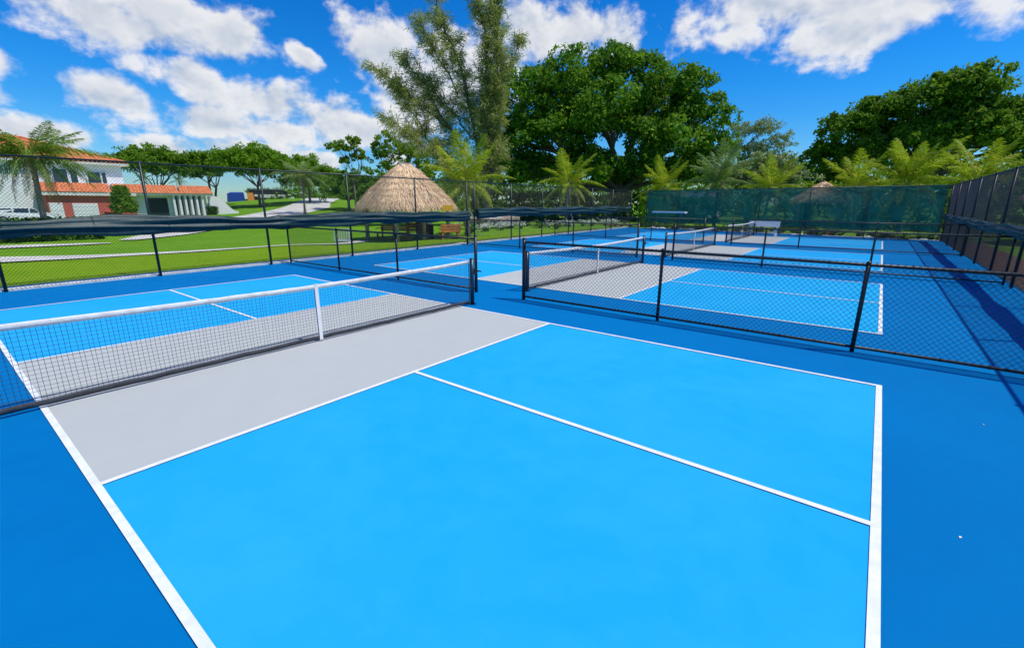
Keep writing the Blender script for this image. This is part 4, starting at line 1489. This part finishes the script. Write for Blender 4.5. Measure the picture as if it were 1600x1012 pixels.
for (ya, yb, za, zb_) in ((10.1, 11.25, 3.95, 5.45), (11.5, 12.05, 4.0, 5.4), (12.95, 14.05, 4.1, 5.25), (14.2, 14.55, 4.1, 5.25), (3.0, 4.6, 4.0, 5.4)):
    f = part('window', M['white'], (bx0 + .03, (ya + yb) / 2, (za + zb_) / 2), (.12, yb - ya + .16, zb_ - za + .16))
    part('pane', M['glass'], (bx0 + .10, (ya + yb) / 2, (za + zb_) / 2), (.03, yb - ya, zb_ - za), f)
# lower wing
wg = part('wing_wall', M['coral'], (-63.6, 12.45, 1.5), (2.7, 7.4, 2.6))
part('fascia', M['cream'], (-63.55, 12.3, 2.84), (3.3, 8.0, .34))
en = part('entrance_wall', M['stucco'], (-66.0, 20.0, 1.6), (6.0, 7.68, 2.9))
part('fascia', M['cream'], (-65.6, 20.3, 2.95), (7.2, 7.98, .30))
for a, b, xa in ((8.2, 14.2, -61.9), (14.2, 20.7, -61.95), (20.7, 24.4, -61.95)):
    tile_roof('mansard_tiles', ((xa, a, 3.0), (xa, b, 3.0)), ((xa - .9, a + .15, 3.95), (xa - .9, b - .15, 3.95)), t, int((b - a) * 3.2))
tile_roof('mansard_tiles', ((-61.95, 24.4, 3.0), (-69.2, 24.4, 3.0)), ((-62.85, 24.0, 3.95), (-69.0, 24.0, 3.95)), t, 20)
part('parapet', M['cream'], (-66.0, 16.2, 3.45), (6.2, 15.4, .9))
for (ya, yb, za, zb_, nm) in ((10.65, 12.75, .3, 1.85, 'garage_door'), (8.85, 9.9, .3, 1.9, 'side_door')):
    g_ = part(nm, M['white'], (-62.22, (ya + yb) / 2, (za + zb_) / 2), (.06, yb - ya, zb_ - za))
    for i in range(4 if nm == 'garage_door' else 2):
        part('panel', M['white'], (-62.18, (ya + yb) / 2, za + (zb_ - za) * (i + .5) / (4 if nm == 'garage_door' else 2)), (.03, yb - ya - .08, (zb_ - za) / (4 if nm == 'garage_door' else 2) - .05), g_)
part('awning', M['coral'], (-61.9, 14.0, .95), (.8, 1.5, .10))
part('entrance_shade_panel', M['glass'], (-62.985, 18.55, 1.35), (.06, 2.0, 2.3))  # dark sheet on the solid wall, standing for the shade of the entrance recess
for i in range(6):
    yy = 20.05 + .62 * i
    part('pillar', M['stucco'], (-62.55, yy, 1.55), (.7, .24, 2.65), taper=.9)
    if i < 5:
        part('opening', M['glass'], (-62.975, yy + .31, 1.5), (.07, .34, 2.3))  # dark sheet on the wall face, standing for the shaded gap between pillars
# curved white boundary wall
pts = []
for i in range(16):
    u = i / 15
    pts.append((-63.2 - .3 * u, 24.1 + 3.6 * u, 2.75 - 1.9 * sstep(.25, .95, u)))
vs, fs = [], []
for (x, y, z) in pts:
    vs += [(x - .12, y, 0), (x + .12, y, 0), (x + .12, y, z), (x - .12, y, z)]
for i in range(15):
    for k in range(4):
        fs.append((i * 4 + k, i * 4 + (k + 1) % 4, i * 4 + 4 + (k + 1) % 4, i * 4 + 4 + k))
fs += [(0, 1, 2, 3), (63, 62, 61, 60)]
o = MB().add(vs, fs).build('garden_wall', M['stucco'])
tag(o, 'white wall with a swooping curved top right of the clubhouse', 'wall')

# ------------------------------------------------------------------ vehicles and small things far off
def car(label, loc, rz, m, name='parked_car'):
    t = thing(name, label, 'car', loc, rz)
    t.scale = (1, 1, .74)
    prof = [(-2.2, .35), (-2.25, .8), (-2.0, 1.0), (-1.75, 1.62), (.55, 1.66), (1.15, 1.08), (2.1, .92), (2.25, .6), (2.2, .35)]
    n = len(prof)
    vs = [(x, -.88 * (1 if z < 1.05 else .88), z) for x, z in prof] + [(x, .88 * (1 if z < 1.05 else .88), z) for x, z in prof]
    MB().add(vs, [tuple(range(n)), tuple(range(n, 2 * n))[::-1]] + [(i, n + i, n + (i + 1) % n, (i + 1) % n) for i in range(n)]).build('body', m, t)
    for s in (-1, 1):
        for xa, xb_ in ((-1.62, -.7), (-.6, .35), (.43, .78)):
            MB().add([(xa, s * .85, 1.08), (xb_ + (.25 if xb_ > .5 else 0), s * .85, 1.08), (xb_, s * .80, 1.55 if xb_ < .5 else 1.4), (xa + .05, s * .80, 1.55)], [(0, 1, 2, 3)]).build('side_window', M['glass'], t)
        for xx in (-1.35, 1.4):
            wl = MB().tube([(xx, s * .70, .33), (xx, s * .92, .33)], .33, 16).build('wheel', M['tyre'], t, False)
            MB().tube([(xx, s * .915, .33), (xx, s * .935, .33)], .19, 12).build('rim', M['steel'], wl)
        MB().box((2.19, s * .62, .76), (.12, .36, .14)).build('headlight', M['glass'], t)
    MB().add([(.58, -.74, 1.60), (.58, .74, 1.60), (1.17, .82, 1.1), (1.17, -.82, 1.1)], [(0, 3, 2, 1)]).build('windscreen', M['glass'], t)
    return t


car('white car partly hidden by the hedge at the left edge', (-55.0, 6.1, gh(-55, 6)), R(82), M['carpaint'])
t = thing('truck', 'dark truck with a pale striped side parked under the shade tree', 'truck', (-101, 49.5, gh(-101, 49.5)), R(70))
MB().box((0, 0, 1.5), (7.5, 2.3, 1.5)).build('body', M['dark'], t)
MB().box((.2, -1.17, .95), (6.0, .05, .7)).build('side_panel', M['cream'], t)
MB().box((0, 0, 2.4), (7.0, 2.2, .16)).build('roof', M['steel'], t)
for xx in (-2.5, 2.4):
    for s in (-1, 1):
        MB().tube([(xx, s * .9, .45), (xx, s * 1.22, .45)], .45, 14).build('wheel', M['tyre'], t)
t = thing('tarp_stack', 'blue tarp covered stack beyond the lawn rise under the shade trees', 'tarp', (-104, 44.0, gh(-104, 44)), R(66))
MB().box((0, 0, .95), (3.4, 2.2, 1.9), taper=.9).build('stack', M['bluebox'], t)
MB().box((.2, 0, 2.02), (2.8, 1.7, .25), taper=.85).build('tarp_top', M['bluebox'], t)
o = MB().box((0, 0, .85), (1.3, .08, 1.7), rx=R(-8), taper=.8).build('sandwich_board', M['orange'], loc=(-100.2, 45.4, gh(-100, 45)))
o.rotation_euler = (0, 0, R(68))
tag(o, 'orange board leaning in front of the blue tarp', 'board')
t = thing('street_lamp', 'slim pale lamp post at the end of the driveway', 'lamp', (-71.0, 45.4, gh(-71, 45.4)))
MB().tube([(0, 0, 0), (0, 0, 2.75)], [.07, .05], 8).build('pole', M['steel'], t)
MB().box((0, -.2, 2.78), (.16, .6, .10)).build('lamp_head', M['steel'], t)
t = thing('notice_board', 'small red board on a post beyond the lawn', 'sign', (-63.5, 45.2, gh(-63.5, 45.2)), R(50))
MB().tube([(0, 0, 0), (0, 0, 1.2)], .04, 6).build('post', M['dark'], t)
MB().box((0, 0, 1.35), (.9, .05, .7)).build('board', M['red'], t)
# white cottage glimpsed beyond the screen
t = thing('white_cottage', 'small white house glimpsed through the green windscreen', 'building', (-16.0, 75, gh(-16, 75)), R(-8))
MB().box((0, 0, 1.3), (5.2, 4, 2.6)).build('wall', M['stucco'], t)
MB().add([(-2.9, -2.3, 2.6), (2.9, -2.3, 2.6), (2.9, 2.3, 2.6), (-2.9, 2.3, 2.6), (-2.4, 0, 3.7), (2.4, 0, 3.7)], [(0, 1, 5, 4), (2, 3, 4, 5), (1, 2, 5), (3, 0, 4), (3, 2, 1, 0)]).build('roof', M['steel'], t)
for xx in (-1.6, 0, 1.6):
    MB().box((xx, -2.01, 1.45), (.8, .06, 1.1)).build('window', M['glass'], t)

# bits of leaf litter and chalky specks on the paint
for i, (x, y, lb, m_) in enumerate([(7.10, 3.25, 'pale curled leaf fragment on the dark blue paint right of the nearest baseline', M['flower']),
                                    (7.47, 5.49, 'tiny pale leaf fragment on dark blue paint below the nearest low fence', M['flower']),
                                    (4.18, 6.52, 'tiny pale speck of leaf just outside the nearest court sideline', M['flower'])]):
    mb = MB()
    mb.add([(-.013, 0, .002), (-.004, .006, .006), (.006, .006, .007), (.015, 0, .003), (.006, -.006, .004), (-.004, -.006, .004)], [(0, 1, 2, 3, 4, 5)])
    o = mb.build('fallen_leaf', m_, loc=(x, y, .002))
    o.rotation_euler = (0, 0, 1.1 + i)
    tag(o, lb, 'leaf')
